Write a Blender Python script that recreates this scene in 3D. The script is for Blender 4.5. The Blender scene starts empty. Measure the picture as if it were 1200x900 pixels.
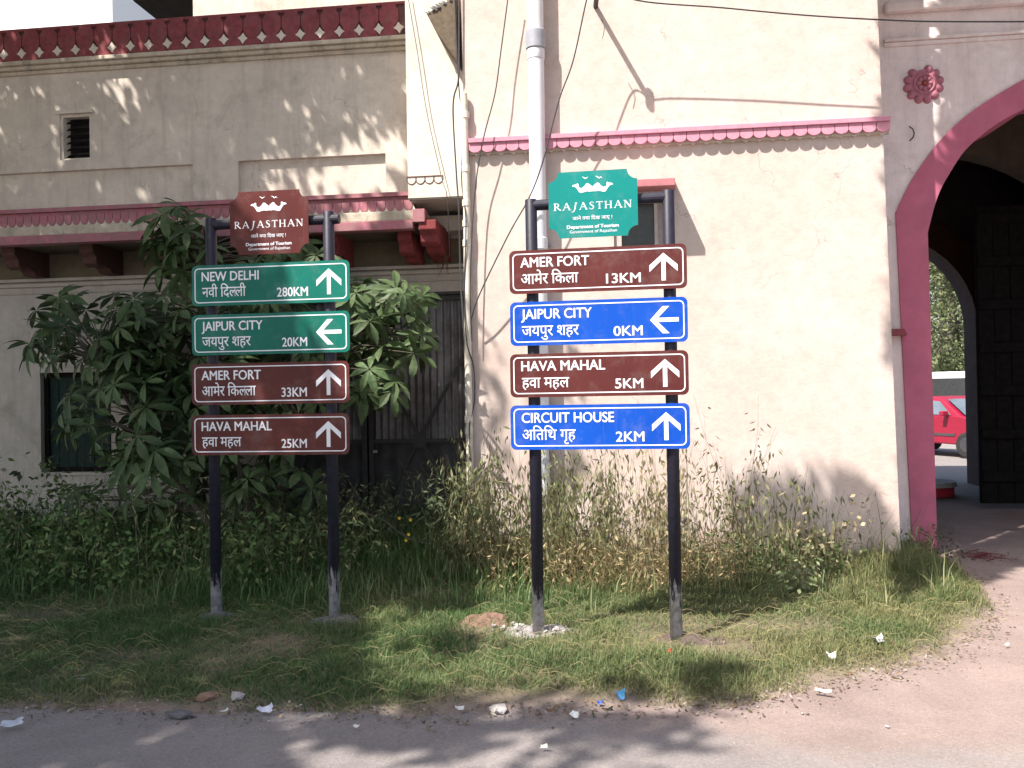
import bpy, bmesh, math, random
import numpy as np
from mathutils import Vector, Matrix, Euler, noise
from mathutils.geometry import tessellate_polygon
R = math.radians
random.seed(7); rng = np.random.default_rng(7)
sc = bpy.context.scene
col = sc.collection

# ------------------------------------------------------------------ camera, sky, sun, exposure
F = 1040.0                      # focal length in pixels of the 1200 px wide photograph
cam_d = bpy.data.cameras.new('camera'); cam = bpy.data.objects.new('camera', cam_d); col.objects.link(cam)
cam_d.sensor_width = 36; cam_d.lens = F/1200*36; cam_d.clip_end = 3000; cam_d.clip_start = 0.05
CAM = Vector((0, 0, 1.55))
CR = Matrix.Rotation(R(7.1), 3, 'Z') @ Matrix.Rotation(R(90+0.55), 3, 'X') @ Matrix.Rotation(R(-1.0), 3, 'Z')
cam.matrix_world = Matrix.Translation(CAM) @ CR.to_4x4()
sc.camera = cam
SUN = Vector((-.85, -1, 1.75)).normalized()          # towards the sun
elev = math.asin(SUN.z); azim = math.atan2(SUN.x, SUN.y)
w = bpy.data.worlds.new("World"); sc.world = w; w.use_nodes = True
nt = w.node_tree; bg = nt.nodes['Background']; sky = nt.nodes.new('ShaderNodeTexSky')
sky.sky_type = 'NISHITA'; sky.sun_disc = False; sky.sun_elevation = elev; sky.sun_rotation = azim
sky.air_density = 1.3; sky.dust_density = 3.0; sky.ozone_density = 1.0
nt.links.new(sky.outputs[0], bg.inputs[0]); bg.inputs[1].default_value = 0.115
sd = bpy.data.lights.new('sun', 'SUN'); so = bpy.data.objects.new('sun', sd); col.objects.link(so)
sd.energy = 4.8; sd.angle = R(0.55); sd.color = (1, .93, .84)
so.rotation_euler = SUN.to_track_quat('Z', 'Y').to_euler()
sc.view_settings.view_transform = 'Standard'; sc.view_settings.look = 'None'
sc.view_settings.exposure = 1.06; sc.view_settings.gamma = 1

# ------------------------------------------------------------------ helpers
def ray(px, py): return CR @ Vector(((px-600)/F, (450-py)/F, -1))
def at(px, py, Y):                       # point of the vertical plane y = Y
    d = ray(px, py); t = Y/d.y; return CAM + d*t
def gd(px, py, z=0.0):                   # point of the ground
    d = ray(px, py); t = (z-CAM.z)/d.z; return CAM + d*t
CRI = CR.inverted()
def topx(p):
    q = CRI @ (Vector(p)-CAM)
    if q.z > -0.05: return None
    return 600+F*q.x/-q.z, 450-F*q.y/-q.z

def tag(o, label=None, cat=None, group=None, kind=None):
    if label: o['label'] = label
    if cat: o['category'] = cat
    if group: o['group'] = group
    if kind: o['kind'] = kind
    return o
def thing(name, loc, label, cat, group=None, rz=0):
    o = bpy.data.objects.new(name, None); col.objects.link(o); o.location = loc; o.rotation_euler = (0, 0, rz)
    o.empty_display_size = .1
    return tag(o, label, cat, group)
def worg(p):
    v = Vector((0, 0, 0))
    while p is not None: v += p.location; p = p.parent
    return v
class MB:
    def __init__(s): s.v = []; s.f = []; s.m = []; s.mi = 0
    def add(s, vs, fs):
        n = len(s.v); s.v += [tuple(v) for v in vs]; s.f += [tuple(i+n for i in f) for f in fs]; s.m += [s.mi]*len(fs); return s
    def box(s, x0, x1, y0, y1, z0, z1):
        return s.hexa([(x0,y0,z0),(x1,y0,z0),(x1,y1,z0),(x0,y1,z0),(x0,y0,z1),(x1,y0,z1),(x1,y1,z1),(x0,y1,z1)])
    def hexa(s, p): return s.add(p, [(0,3,2,1),(4,5,6,7),(0,1,5,4),(1,2,6,5),(2,3,7,6),(3,0,4,7)])
    def prism(s, outer, y0, y1, holes=(), ax='y'):
        """polygon(s) in (x,z) extruded from y0 (front) to y1 (back)"""
        loops = [list(outer)] + [list(h) for h in holes]
        flat = [p for l in loops for p in l]; n = len(flat)
        tris = tessellate_polygon([[Vector((p[0], p[1], 0)) for p in l] for l in loops])
        if ax == 'y': mk = lambda p, d: (p[0], d, p[1])
        else: mk = lambda p, d: (d, p[0], p[1])
        vs = [mk(p, y0) for p in flat] + [mk(p, y1) for p in flat]
        fs = []
        for t in tris:
            fs.append(tuple(t)); fs.append(tuple(i+n for i in reversed(t)))
        k = 0
        for l in loops:
            m = len(l)
            for i in range(m):
                a = k+i; b = k+(i+1) % m; fs.append((a, b, b+n, a+n))
            k += m
        return s.add(vs, fs)
    def tube(s, pts, r, n=8, caps=True):
        pts = [Vector(p) for p in pts]; rs = r if isinstance(r, (list, tuple)) else [r]*len(pts)
        base = len(s.v); up = Vector((0, 0, 1)); prev = None
        for i, p in enumerate(pts):
            d = (pts[min(i+1, len(pts)-1)] - pts[max(i-1, 0)])
            d = d.normalized() if d.length > 1e-9 else Vector((0, 0, 1))
            if prev is None:
                a = d.cross(up if abs(d.z) < .95 else Vector((1, 0, 0))).normalized()
            else: a = (prev - d*prev.dot(d)).normalized()
            prev = a; b = d.cross(a)
            for k in range(n):
                t = 2*math.pi*k/n; s.v.append(tuple(p + (a*math.cos(t)+b*math.sin(t))*rs[i]))
        L = len(pts)
        for i in range(L-1):
            for k in range(n):
                s.f.append((base+i*n+k, base+i*n+(k+1) % n, base+(i+1)*n+(k+1) % n, base+(i+1)*n+k)); s.m.append(s.mi)
        if caps:
            s.f.append(tuple(base+k for k in reversed(range(n)))); s.m.append(s.mi)
            s.f.append(tuple(base+(L-1)*n+k for k in range(n))); s.m.append(s.mi)
        return s
    def build(s, name, mats, parent=None, local=False, smooth=False, bevel=0, recalc=True):
        me = bpy.data.meshes.new(name); o0 = Vector((0, 0, 0)) if local else worg(parent)
        me.from_pydata([(x-o0.x, y-o0.y, z-o0.z) for x, y, z in s.v], [], s.f)
        mats = mats if isinstance(mats, (list, tuple)) else [mats]
        for m in mats: me.materials.append(m)
        if len(mats) > 1: me.polygons.foreach_set('material_index', s.m)
        if recalc:
            bm = bmesh.new(); bm.from_mesh(me); bmesh.ops.recalc_face_normals(bm, faces=bm.faces); bm.to_mesh(me); bm.free()
        if smooth:
            me.polygons.foreach_set('use_smooth', [True]*len(me.polygons)); me.set_sharp_from_angle(angle=R(42))
        me.update()
        o = bpy.data.objects.new(name, me); col.objects.link(o); o.parent = parent
        if bevel:
            b = o.modifiers.new('b', 'BEVEL'); b.width = bevel; b.segments = 2; b.limit_method = 'ANGLE'
        if smooth and bevel == 0:
            pass
        return o
def piece(src, parent, loc, rot=None, scale=None, name=None):       # a further piece sharing the mesh
    o = src.copy(); o.parent = parent; o.location = loc
    if rot is not None: o.rotation_euler = rot
    if scale is not None: o.scale = scale
    for k in ('label', 'category', 'group'):
        if k in o and k != 'group': del o[k]
    col.objects.link(o); return o
def fastmesh(name, V, Fc, mat, parent=None, colr=None, smooth=False, off=(0, 0, 0)):
    """V (n,3) float array, Fc (m,k) int array"""
    me = bpy.data.meshes.new(name); n = len(V); m, k = Fc.shape
    me.vertices.add(n); me.vertices.foreach_set('co', (np.asarray(V, np.float32)-np.array(off, np.float32)).ravel())
    me.loops.add(m*k); me.loops.foreach_set('vertex_index', Fc.astype(np.int32).ravel())
    me.polygons.add(m); me.polygons.foreach_set('loop_start', np.arange(0, m*k, k, dtype=np.int32))
    me.polygons.foreach_set('loop_total', np.full(m, k, np.int32))
    if smooth: me.polygons.foreach_set('use_smooth', np.ones(m, bool))
    if colr is not None:
        a = me.color_attributes.new('tint', 'FLOAT_COLOR', 'POINT')
        a.data.foreach_set('color', np.concatenate([colr, np.ones((n, 1))], 1).astype(np.float32).ravel())
    me.update(calc_edges=True); me.materials.append(mat)
    o = bpy.data.objects.new(name, me); col.objects.link(o); o.parent = parent
    return o

# ------------------------------------------------------------------ materials
def newmat(name):
    m = bpy.data.materials.new(name); m.use_nodes = True; nt = m.node_tree
    return m, nt, nt.nodes['Principled BSDF']
def nz(nt, scale, detail=5, rough=.6, vec=None, stretch=None, dist=0):
    if vec is None:
        g = nt.nodes.new('ShaderNodeNewGeometry'); vec = g.outputs['Position']
    if stretch:
        mp = nt.nodes.new('ShaderNodeMapping'); mp.inputs['Scale'].default_value = stretch
        nt.links.new(vec, mp.inputs[0]); vec = mp.outputs[0]
    n = nt.nodes.new('ShaderNodeTexNoise'); n.inputs['Scale'].default_value = scale; n.inputs['Detail'].default_value = detail
    n.inputs['Roughness'].default_value = rough; n.inputs['Distortion'].default_value = dist
    nt.links.new(vec, n.inputs['Vector']); return n.outputs['Fac']
def ramp(nt, fac, stops):
    r = nt.nodes.new('ShaderNodeValToRGB'); e = r.color_ramp.elements
    while len(e) < len(stops): e.new(.5)
    for i, (p, c) in enumerate(stops):
        e[i].position = p; e[i].color = (c, c, c, 1) if not isinstance(c, (tuple, list)) else (*c, 1)
    nt.links.new(fac, r.inputs[0]); return r.outputs[0]
def mixc(nt, fac, a, b, mode='MIX'):
    x = nt.nodes.new('ShaderNodeMix'); x.data_type = 'RGBA'; x.blend_type = mode
    for i, v in ((0, fac), (6, a), (7, b)):
        if hasattr(v, 'node'): nt.links.new(v, x.inputs[i])
        elif i == 0: x.inputs[0].default_value = v
        else: x.inputs[i].default_value = (*v, 1)
    return x.outputs[2]
def bump(nt, bs, h, strength, dist=.01):
    b = nt.nodes.new('ShaderNodeBump'); b.inputs['Strength'].default_value = strength; b.inputs['Distance'].default_value = dist
    nt.links.new(h, b.inputs['Height']); nt.links.new(b.outputs[0], bs.inputs['Normal'])
def plaster(name, base, patch, stain, stain_amt=.5, streak=.4, scale=1.0, bumps=.5, cracks=True, base_damp=False):
    m, nt, bs = newmat(name)
    c = mixc(nt, ramp(nt, nz(nt, 1.3*scale, 6, .62, dist=.4), [(.38, 0), (.66, 1)]), base, patch)
    fine = ramp(nt, nz(nt, 9*scale, 8, .7), [(.3, .86), (.7, 1.06)])
    c = mixc(nt, 1, c, fine, 'MULTIPLY')
    if base_damp:
        g = nt.nodes.new('ShaderNodeNewGeometry'); sp = nt.nodes.new('ShaderNodeSeparateXYZ'); nt.links.new(g.outputs['Position'], sp.inputs[0])
        ad = nt.nodes.new('ShaderNodeMath'); ad.operation = 'MULTIPLY_ADD'; ad.inputs[1].default_value = 1.6; nt.links.new(nz(nt, 2.2, 6, .6), ad.inputs[0]); nt.links.new(sp.outputs[2], ad.inputs[2])
        c = mixc(nt, ramp(nt, ad.outputs[0], [(.95, .55), (1.6, 0)]), c, tuple(q*r for q, r in zip(base, (.78, .66, .58))))
    s = ramp(nt, nz(nt, 2.1*scale, 8, .68, dist=.8), [(.53, 0), (.72, 1)])
    st = ramp(nt, nz(nt, 1.0, 6, .7, stretch=(7, 7, .55)), [(.5, 0), (.75, 1)])
    mm = nt.nodes.new('ShaderNodeMath'); mm.operation = 'MULTIPLY'; mm.inputs[1].default_value = stain_amt; nt.links.new(s, mm.inputs[0])
    c = mixc(nt, mm.outputs[0], c, stain)
    m2 = nt.nodes.new('ShaderNodeMath'); m2.operation = 'MULTIPLY'; m2.inputs[1].default_value = streak; nt.links.new(st, m2.inputs[0])
    c = mixc(nt, m2.outputs[0], c, stain)
    sp = ramp(nt, nz(nt, 38, 3, .6), [(.70, 0), (.76, 1)])
    m3 = nt.nodes.new('ShaderNodeMath'); m3.operation = 'MULTIPLY'; m3.inputs[1].default_value = .45; nt.links.new(sp, m3.inputs[0])
    c = mixc(nt, m3.outputs[0], c, tuple(x*.35 for x in stain))
    if cracks:
        v = nt.nodes.new('ShaderNodeTexVoronoi'); v.feature = 'DISTANCE_TO_EDGE'; v.inputs['Scale'].default_value = 1.1
        g = nt.nodes.new('ShaderNodeNewGeometry'); nn = nt.nodes.new('ShaderNodeTexNoise'); nn.inputs['Scale'].default_value = 3; nn.inputs['Detail'].default_value = 6
        vm = nt.nodes.new('ShaderNodeVectorMath'); vm.operation = 'MULTIPLY_ADD'; vm.inputs[1].default_value = (.9, .9, .9)
        nt.links.new(g.outputs['Position'], nn.inputs['Vector']); nt.links.new(nn.outputs['Color'], vm.inputs[0]); nt.links.new(g.outputs['Position'], vm.inputs[2])
        nt.links.new(vm.outputs[0], v.inputs['Vector'])
        k = ramp(nt, v.outputs['Distance'], [(0, 1), (.006, 0)])
        gate = ramp(nt, nz(nt, 1.7, 3, .5), [(.55, 0), (.62, .55)])
        k = mixc(nt, 1, k, gate, 'MULTIPLY')
        c = mixc(nt, k, c, tuple(x*.3 for x in stain))
    nt.links.new(c, bs.inputs['Base Color']); bs.inputs['Roughness'].default_value = .92
    bs.inputs['Specular IOR Level'].default_value = .2
    h = mixc(nt, .5, nz(nt, 2.5, 5, .6), nz(nt, 30, 6, .7))
    bump(nt, bs, h, bumps, .02)
    return m
def simple(name, c, rough=.7, metal=0, var=.15, scale=20, bumps=.15, dirt=None, spec=.5, dirt_th=(.55, .75), dscale=6):
    m, nt, bs = newmat(name)
    f = ramp(nt, nz(nt, scale, 6, .65), [(.3, 1-var), (.7, 1+var)])
    o = mixc(nt, 1, c, f, 'MULTIPLY')
    if dirt:
        o = mixc(nt, ramp(nt, nz(nt, dscale, 8, .7), [(dirt_th[0], 0), (dirt_th[1], .8)]), o, dirt)
    nt.links.new(o, bs.inputs['Base Color'])
    bs.inputs['Roughness'].default_value = rough; bs.inputs['Metallic'].default_value = metal; bs.inputs['Specular IOR Level'].default_value = spec
    if bumps: bump(nt, bs, nz(nt, scale*2, 6, .6), bumps, .004)
    return m
def leafmat(name, c1, c2, trans=.25, rough=.5, tint=False, scale=3.0):
    m, nt, bs = newmat(name)
    if tint:
        a = nt.nodes.new('ShaderNodeAttribute'); a.attribute_name = 'tint'; c = a.outputs['Color']
    else:
        c = mixc(nt, ramp(nt, nz(nt, scale, 4, .6), [(.35, 0), (.65, 1)]), c1, c2)
        oi = nt.nodes.new('ShaderNodeObjectInfo')
        c = mixc(nt, 1, c, ramp(nt, oi.outputs['Random'], [(0, .7), (1, 1.3)]), 'MULTIPLY')
    nt.links.new(c, bs.inputs['Base Color']); bs.inputs['Roughness'].default_value = rough; bs.inputs['Specular IOR Level'].default_value = .35
    t = nt.nodes.new('ShaderNodeBsdfTranslucent'); nt.links.new(c, t.inputs[0])
    mx = nt.nodes.new('ShaderNodeMixShader'); mx.inputs[0].default_value = trans
    nt.links.new(bs.outputs[0], mx.inputs[1]); nt.links.new(t.outputs[0], mx.inputs[2])
    nt.links.new(mx.outputs[0], nt.nodes['Material Output'].inputs[0])
    return m

M = {}
M['wall_cream'] = plaster('lime_wash_cream', (.585, .475, .43), (.62, .525, .49), (.48, .38, .32), .2, .12, bumps=.35, base_damp=True)
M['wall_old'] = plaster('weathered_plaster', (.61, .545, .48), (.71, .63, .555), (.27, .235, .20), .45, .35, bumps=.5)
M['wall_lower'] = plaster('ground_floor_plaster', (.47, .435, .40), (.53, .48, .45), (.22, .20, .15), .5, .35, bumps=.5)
M['wall_strip'] = plaster('pale_plaster', (.68, .61, .53), (.74, .67, .60), (.42, .36, .30), .25, .2, bumps=.4)
M['wall_gate'] = plaster('gate_plaster', (.78, .66, .64), (.82, .72, .71), (.36, .28, .26), .35, .3, bumps=.4)
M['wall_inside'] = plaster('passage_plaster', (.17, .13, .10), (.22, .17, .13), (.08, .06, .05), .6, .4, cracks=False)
M['trim_cream'] = plaster('trim_plaster', (.52, .45, .36), (.62, .55, .46), (.16, .14, .11), .7, .6, cracks=False, scale=3)
M['pink'] = simple('pink_paint', (.58, .25, .335), .85, var=.12, dirt=(.42, .25, .25), dirt_th=(.55, .8))
M['pink_arch'] = simple('arch_pink_paint', (.47, .125, .20), .85, var=.12, scale=5, dirt=(.33, .11, .16), dirt_th=(.46, .8), dscale=2.4)
M['red'] = simple('red_ochre_paint', (.23, .052, .062), .9, var=.3, dirt=(.20, .11, .11), dirt_th=(.48, .8), dscale=9)
M['dark_red'] = simple('dull_red_paint', (.33, .07, .07), .85, var=.2, dirt=(.12, .05, .04))
M['pink_old'] = simple('dusty_old_pink', (.40, .15, .19), .92, var=.2, dirt=(.26, .17, .16), dirt_th=(.42, .66), dscale=8)
M['groove'] = simple('groove_dark', (.10, .045, .045), .95, bumps=0)  # dark tone behind the petals and along the engraved lines
def poststeel():
    m, nt, bs = newmat('painted_post_steel')
    tc = nt.nodes.new('ShaderNodeTexCoord'); sp = nt.nodes.new('ShaderNodeSeparateXYZ'); nt.links.new(tc.outputs['Object'], sp.inputs[0])
    def mth(op, a, b):
        n = nt.nodes.new('ShaderNodeMath'); n.operation = op
        for i, v in enumerate((a, b)):
            if hasattr(v, 'node'): nt.links.new(v, n.inputs[i])
            else: n.inputs[i].default_value = v
        return n.outputs[0]
    st = nz(nt, 1, 6, .7, vec=tc.outputs['Object'], stretch=(32, 32, 5))
    f = ramp(nt, mth('ADD', sp.outputs[2], mth('MULTIPLY', mth('SUBTRACT', st, .5), -.85)), [(.28, 1), (.33, 0)])
    x = mixc(nt, 1, (.020, .019, .034), ramp(nt, nz(nt, 30, 6, .6), [(.3, .75), (.7, 1.3)]), 'MULTIPLY')
    x = mixc(nt, ramp(nt, nz(nt, 1, 6, .8, stretch=(18, 18, 60)), [(.68, 0), (.74, .7)]), x, (.22, .21, .22))
    g = mixc(nt, ramp(nt, nz(nt, 22, 7, .7), [(.4, 0), (.6, 1)]), (.26, .25, .27), (.50, .49, .55))
    x = mixc(nt, f, x, g)
    nt.links.new(x, bs.inputs['Base Color']); bs.inputs['Roughness'].default_value = .5; bs.inputs['Specular IOR Level'].default_value = .3
    bump(nt, bs, nz(nt, 40, 6, .6), .2, .003); return m
M['steel'] = poststeel()
M['pvc'] = simple('white_pvc', (.70, .71, .76), .4, var=.05, scale=8, bumps=0, dirt=(.45, .44, .45), dirt_th=(.6, .85))
M['pvc_grey'] = simple('grey_coupling', (.32, .33, .38), .55, var=.1)
M['pipe_cream'] = simple('cream_painted_pipe', (.66, .60, .52), .7, var=.12, dirt=(.35, .3, .25))
M['wire'] = simple('black_cable', (.05, .05, .055), .6, bumps=0)
M['wire_thin'] = simple('grey_cable', (.16, .16, .16), .6, bumps=0)
M['wood_dark'] = simple('dark_wood', (.011, .010, .010), .95, spec=.1, var=.4, scale=12, bumps=.4)
M['corbel'] = simple('weathered_shade_dark_stone', (.13, .10, .07), .95, var=.3, dirt=(.10, .08, .06))  # weathered brown, darkened further to paint in the shade of its underside
M['bracket_dark'] = simple('shade_darkened_red_paint', (.085, .035, .028), .9, var=.3, dirt=(.04, .03, .025))  # darker copy of the bracket red, with the eave shade in the colour
M['bracket_red'] = simple('bracket_red_paint', (.20, .035, .04), .9, var=.25, dirt=(.09, .035, .03))
M['eave_shade'] = simple('shade_darkened_plaster', (.15, .125, .085), .95, var=.25, scale=6, dirt=(.08, .065, .045))  # dark olive that paints the eave shade onto soffit and wall
M['rosette'] = simple('faded_rose_paint', (.40, .15, .20), .9, var=.15, scale=30, dirt=(.3, .14, .17))
M['arch_dark'] = simple('dark_arch_plaster', (.05, .034, .036), .95, var=.3, scale=6)  # plain dark tone for the far arch wall
M['wood_pale'] = simple('pale_window_frame', (.48, .42, .40), .75, var=.15)
M['green_wood'] = simple('dark_green_shutter', (.016, .034, .030), .8, var=.3, spec=.2)
M['glass_dark'] = simple('dark_dusty_glass', (.03, .03, .03), .25, var=.3, bumps=0)
M['sheet'] = simple('corrugated_iron', (.20, .205, .225), .55, .2, var=.35, scale=4, dirt=(.07, .055, .045), dirt_th=(.45, .7), dscale=3)
M['iron'] = simple('door_iron', (.05, .05, .055), .6, .3, var=.3)
M['iron_pale'] = simple('scratched_iron', (.055, .055, .065), .6, .3, var=.4, scale=5, dirt=(.30, .30, .33), dirt_th=(.66, .74), dscale=3.5)
M['rock'] = simple('rubble_grey', (.40, .37, .36), .9, var=.25, bumps=.6)
M['concrete'] = simple('footing_concrete', (.12, .115, .125), .95, var=.3, bumps=.9)
M['rubble_soil'] = simple('rubble_dust', (.27, .245, .25), .95, var=.35, bumps=1)
M['soil_red'] = simple('red_soil', (.19, .115, .085), .98, var=.3, bumps=1.0)
M['soil_dark'] = simple('damp_soil', (.10, .072, .066), .98, var=.3, bumps=1.0)
M['letter'] = simple('reflective_white', (.78, .78, .84), .5, var=.05, bumps=0)
M['back'] = simple('sheet_edge', (.30, .30, .31), .4, .6, var=.1, bumps=0)
def signmat(name, c, c2):
    m, nt, bs = newmat(name)
    x = mixc(nt, ramp(nt, nz(nt, 2.2, 3, .5), [(.35, 0), (.7, 1)]), c, c2)
    x = mixc(nt, ramp(nt, nz(nt, 7, 9, .75), [(.50, 0), (.85, .2)]), x, (.42, .40, .38))
    x = mixc(nt, ramp(nt, nz(nt, 1, 6, .7, stretch=(30, 30, 3)), [(.58, 0), (.8, .12)]), x, (.35, .33, .31))
    nt.links.new(x, bs.inputs['Base Color']); bs.inputs['Roughness'].default_value = .42
    bs.inputs['Specular IOR Level'].default_value = .22
    bump(nt, bs, nz(nt, 3, 3, .5), .15, .01)
    return m
M['s_green'] = signmat('sign_green', (.002, .118, .088), (.003, .155, .118))
M['s_teal'] = signmat('sign_teal', (.002, .19, .175), (.003, .215, .20))
M['s_brown'] = signmat('sign_maroon', (.085, .018, .018), (.115, .027, .024))
M['s_blue'] = signmat('sign_blue', (.002, .060, .40), (.003, .078, .47))

# ground materials
def groundmat(name, a, b, c3, s=1.0, bumps=.6, speck=True):
    m, nt, bs = newmat(name)
    x = mixc(nt, ramp(nt, nz(nt, .9*s, 6, .6, dist=.5), [(.35, 0), (.65, 1)]), a, b)
    x = mixc(nt, ramp(nt, nz(nt, 2.7*s, 8, .7), [(.48, 0), (.72, .8)]), x, c3)
    x = mixc(nt, 1, x, ramp(nt, nz(nt, 60, 8, .8), [(.25, .65), (.75, 1.35)]), 'MULTIPLY')
    if speck:
        x = mixc(nt, ramp(nt, nz(nt, 140, 2, .5), [(.66, 0), (.72, .7)]), x, tuple(min(1, q*1.9) for q in b))
        x = mixc(nt, ramp(nt, nz(nt, 95, 2, .5), [(.68, 0), (.74, .8)]), x, tuple(q*.35 for q in a))
    if name == 'verge_soil':
        at_ = nt.nodes.new('ShaderNodeAttribute'); at_.attribute_name = 'tint'
        ad = nt.nodes.new('ShaderNodeMath'); ad.operation = 'MULTIPLY_ADD'; ad.inputs[1].default_value = .9; nt.links.new(nz(nt, 5, 7, .7), ad.inputs[0]); nt.links.new(at_.outputs['Fac'], ad.inputs[2])
        x = mixc(nt, ramp(nt, ad.outputs[0], [(.45, 1), (.85, 0)]), x, mixc(nt, ramp(nt, nz(nt, 6, 6, .7), [(.4, 0), (.6, 1)]), (.20, .155, .135), (.30, .235, .21)))
    nt.links.new(x, bs.inputs['Base Color']); bs.inputs['Roughness'].default_value = .93; bs.inputs['Specular IOR Level'].default_value = .25
    bump(nt, bs, mixc(nt, .4, nz(nt, 80, 6, .7), nz(nt, 8, 5, .6)), bumps, .012)
    return m
def roadmat():
    m, nt, bs = newmat('asphalt_and_dust')
    g = nt.nodes.new('ShaderNodeNewGeometry'); sp = nt.nodes.new('ShaderNodeSeparateXYZ'); nt.links.new(g.outputs['Position'], sp.inputs[0])
    def mth(op, a, b):
        n = nt.nodes.new('ShaderNodeMath'); n.operation = op
        for i, v in enumerate((a, b)):
            if hasattr(v, 'node'): nt.links.new(v, n.inputs[i])
            else: n.inputs[i].default_value = v
        return n.outputs[0]
    fy = mth('MULTIPLY', mth('SUBTRACT', sp.outputs[1], 4.15), 1.6)
    fx = mth('MULTIPLY', mth('MAXIMUM', mth('SUBTRACT', sp.outputs[0], -.6), 0.0), .55)
    nn = mth('MULTIPLY', mth('SUBTRACT', nz(nt, 2.2, 8, .7, dist=.6), .5), 1.9)
    f = ramp(nt, mth('ADD', mth('ADD', mth('MINIMUM', fy, .45), mth('MINIMUM', fx, .75)), nn), [(.1, 0), (.75, 1)])
    asp = mixc(nt, ramp(nt, nz(nt, 1.1, 6, .6, dist=.5), [(.35, 0), (.65, 1)]), (.20, .18, .178), (.265, .238, .232))
    dst = mixc(nt, ramp(nt, nz(nt, 1.6, 7, .65, dist=.5), [(.35, 0), (.65, 1)]), (.225, .172, .158), (.29, .228, .208))
    x = mixc(nt, f, asp, dst)
    x = mixc(nt, ramp(nt, nz(nt, 3.7, 8, .75, dist=1), [(.56, 0), (.75, .55)]), x, (.17, .135, .125))
    x = mixc(nt, 1, x, ramp(nt, nz(nt, 60, 8, .8), [(.25, .7), (.75, 1.3)]), 'MULTIPLY')
    x = mixc(nt, ramp(nt, nz(nt, 130, 2, .5), [(.66, 0), (.72, .6)]), x, (.5, .45, .42))
    x = mixc(nt, ramp(nt, nz(nt, 95, 2, .5), [(.68, 0), (.74, .8)]), x, (.08, .07, .065))
    nt.links.new(x, bs.inputs['Base Color']); bs.inputs['Roughness'].default_value = .93; bs.inputs['Specular IOR Level'].default_value = .25
    bump(nt, bs, mixc(nt, .4, nz(nt, 80, 6, .7), nz(nt, 8, 5, .6)), .6, .012); return m
M['road'] = roadmat()
M['verge'] = groundmat('verge_soil', (.15, .125, .085), (.20, .165, .115), (.10, .095, .055), bumps=1)
M['far'] = groundmat('yard_paving', (.20, .185, .18), (.24, .22, .21), (.22, .19, .18))

def tubeobj(name, pts, r, mat, parent=None, n=6):
    return MB().tube(pts, r, n).build(name, mat, parent, smooth=True)
def smoothline(P, n=6):
    P = [Vector(p) for p in P]; out = []
    for i in range(len(P)-1):
        a = P[max(i-1, 0)]; b = P[i]; c = P[i+1]; d = P[min(i+2, len(P)-1)]
        for k in range(n):
            t = k/n; out.append(.5*((2*b)+(c-a)*t+(2*a-5*b+4*c-d)*t*t+(3*b-a-3*c+d)*t**3))
    out.append(P[-1]); return out

# ------------------------------------------------------------------ ground
YB, YU, YG, YS, YP = 7.90, 8.40, 8.95, 8.15, 8.78      # wall planes: corner block, upper floor, ground floor, pilaster, gateway
def sheet(name, pts, z, mat):
    m = MB(); m.add([(p[0], p[1], z) for p in pts], [tuple(range(len(pts)))])
    o = m.build(name, mat); o['kind'] = 'structure'; return o
sheet('ground', [(-1500, -1500), (1500, -1500), (1500, 1500), (-1500, 1500)], -.012, M['far'])
sheet('road', [(-60, -14), (60, -14), (60, 12.4), (-60, 12.4)], -.004, M['road'])
edge_px = [(-500, 842), (-60, 832), (60, 830), (150, 834), (250, 838), (330, 832), (400, 836), (480, 842), (560, 834), (640, 830), (700, 832), (780, 829), (850, 830), (920, 816), (985, 803), (1050, 786), (1110, 770), (1150, 745), (1166, 718), (1156, 695), (1135, 676), (1110, 662), (1085, 650)]
EDGE = [gd(x, y) for x, y in edge_px]
poly = [(p.x, p.y) for p in EDGE] + [(2.9, 9.0), (-12, 9.0)]
def inside(x, y, P):
    c = False; j = len(P)-1
    for i in range(len(P)):
        if (P[i][1] > y) != (P[j][1] > y) and x < (P[j][0]-P[i][0])*(y-P[i][1])/(P[j][1]-P[i][1])+P[i][0]: c = not c
        j = i
    return c
PA = np.array(poly)
def inside_np(x, y, P=PA):
    c = np.zeros(len(x), bool); j = len(P)-1
    for i in range(len(P)):
        with np.errstate(divide='ignore', invalid='ignore'):
            t = ((P[i, 1] > y) != (P[j, 1] > y)) & (x < (P[j, 0]-P[i, 0])*(y-P[i, 1])/(P[j, 1]-P[i, 1]+1e-12)+P[i, 0])
        c ^= t; j = i
    return c
def edgedist(x, y):
    d = np.full(len(x), 9.)
    for i in range(len(EDGE)-1):
        a = np.array((EDGE[i].x, EDGE[i].y)); b = np.array((EDGE[i+1].x, EDGE[i+1].y)); ab = b-a
        t = np.clip(((x-a[0])*ab[0]+(y-a[1])*ab[1])/(ab@ab), 0, 1)
        d = np.minimum(d, np.hypot(x-a[0]-t*ab[0], y-a[1]-t*ab[1]))
    return d
def hgt(x, y, d):
    return -.001 + .032*(1-np.exp(-d/.3)) + .012*np.sin(x*3.1+y*1.7)*np.minimum(1, d*2) + .012*np.sin(x*7.3-y*5.1)*np.minimum(1, d*2)
def gz(x, y):
    if not inside(x, y, poly): return 0.0
    X = np.array([x]); Y = np.array([y]); return float(hgt(X, Y, edgedist(X, Y))[0])
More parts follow.
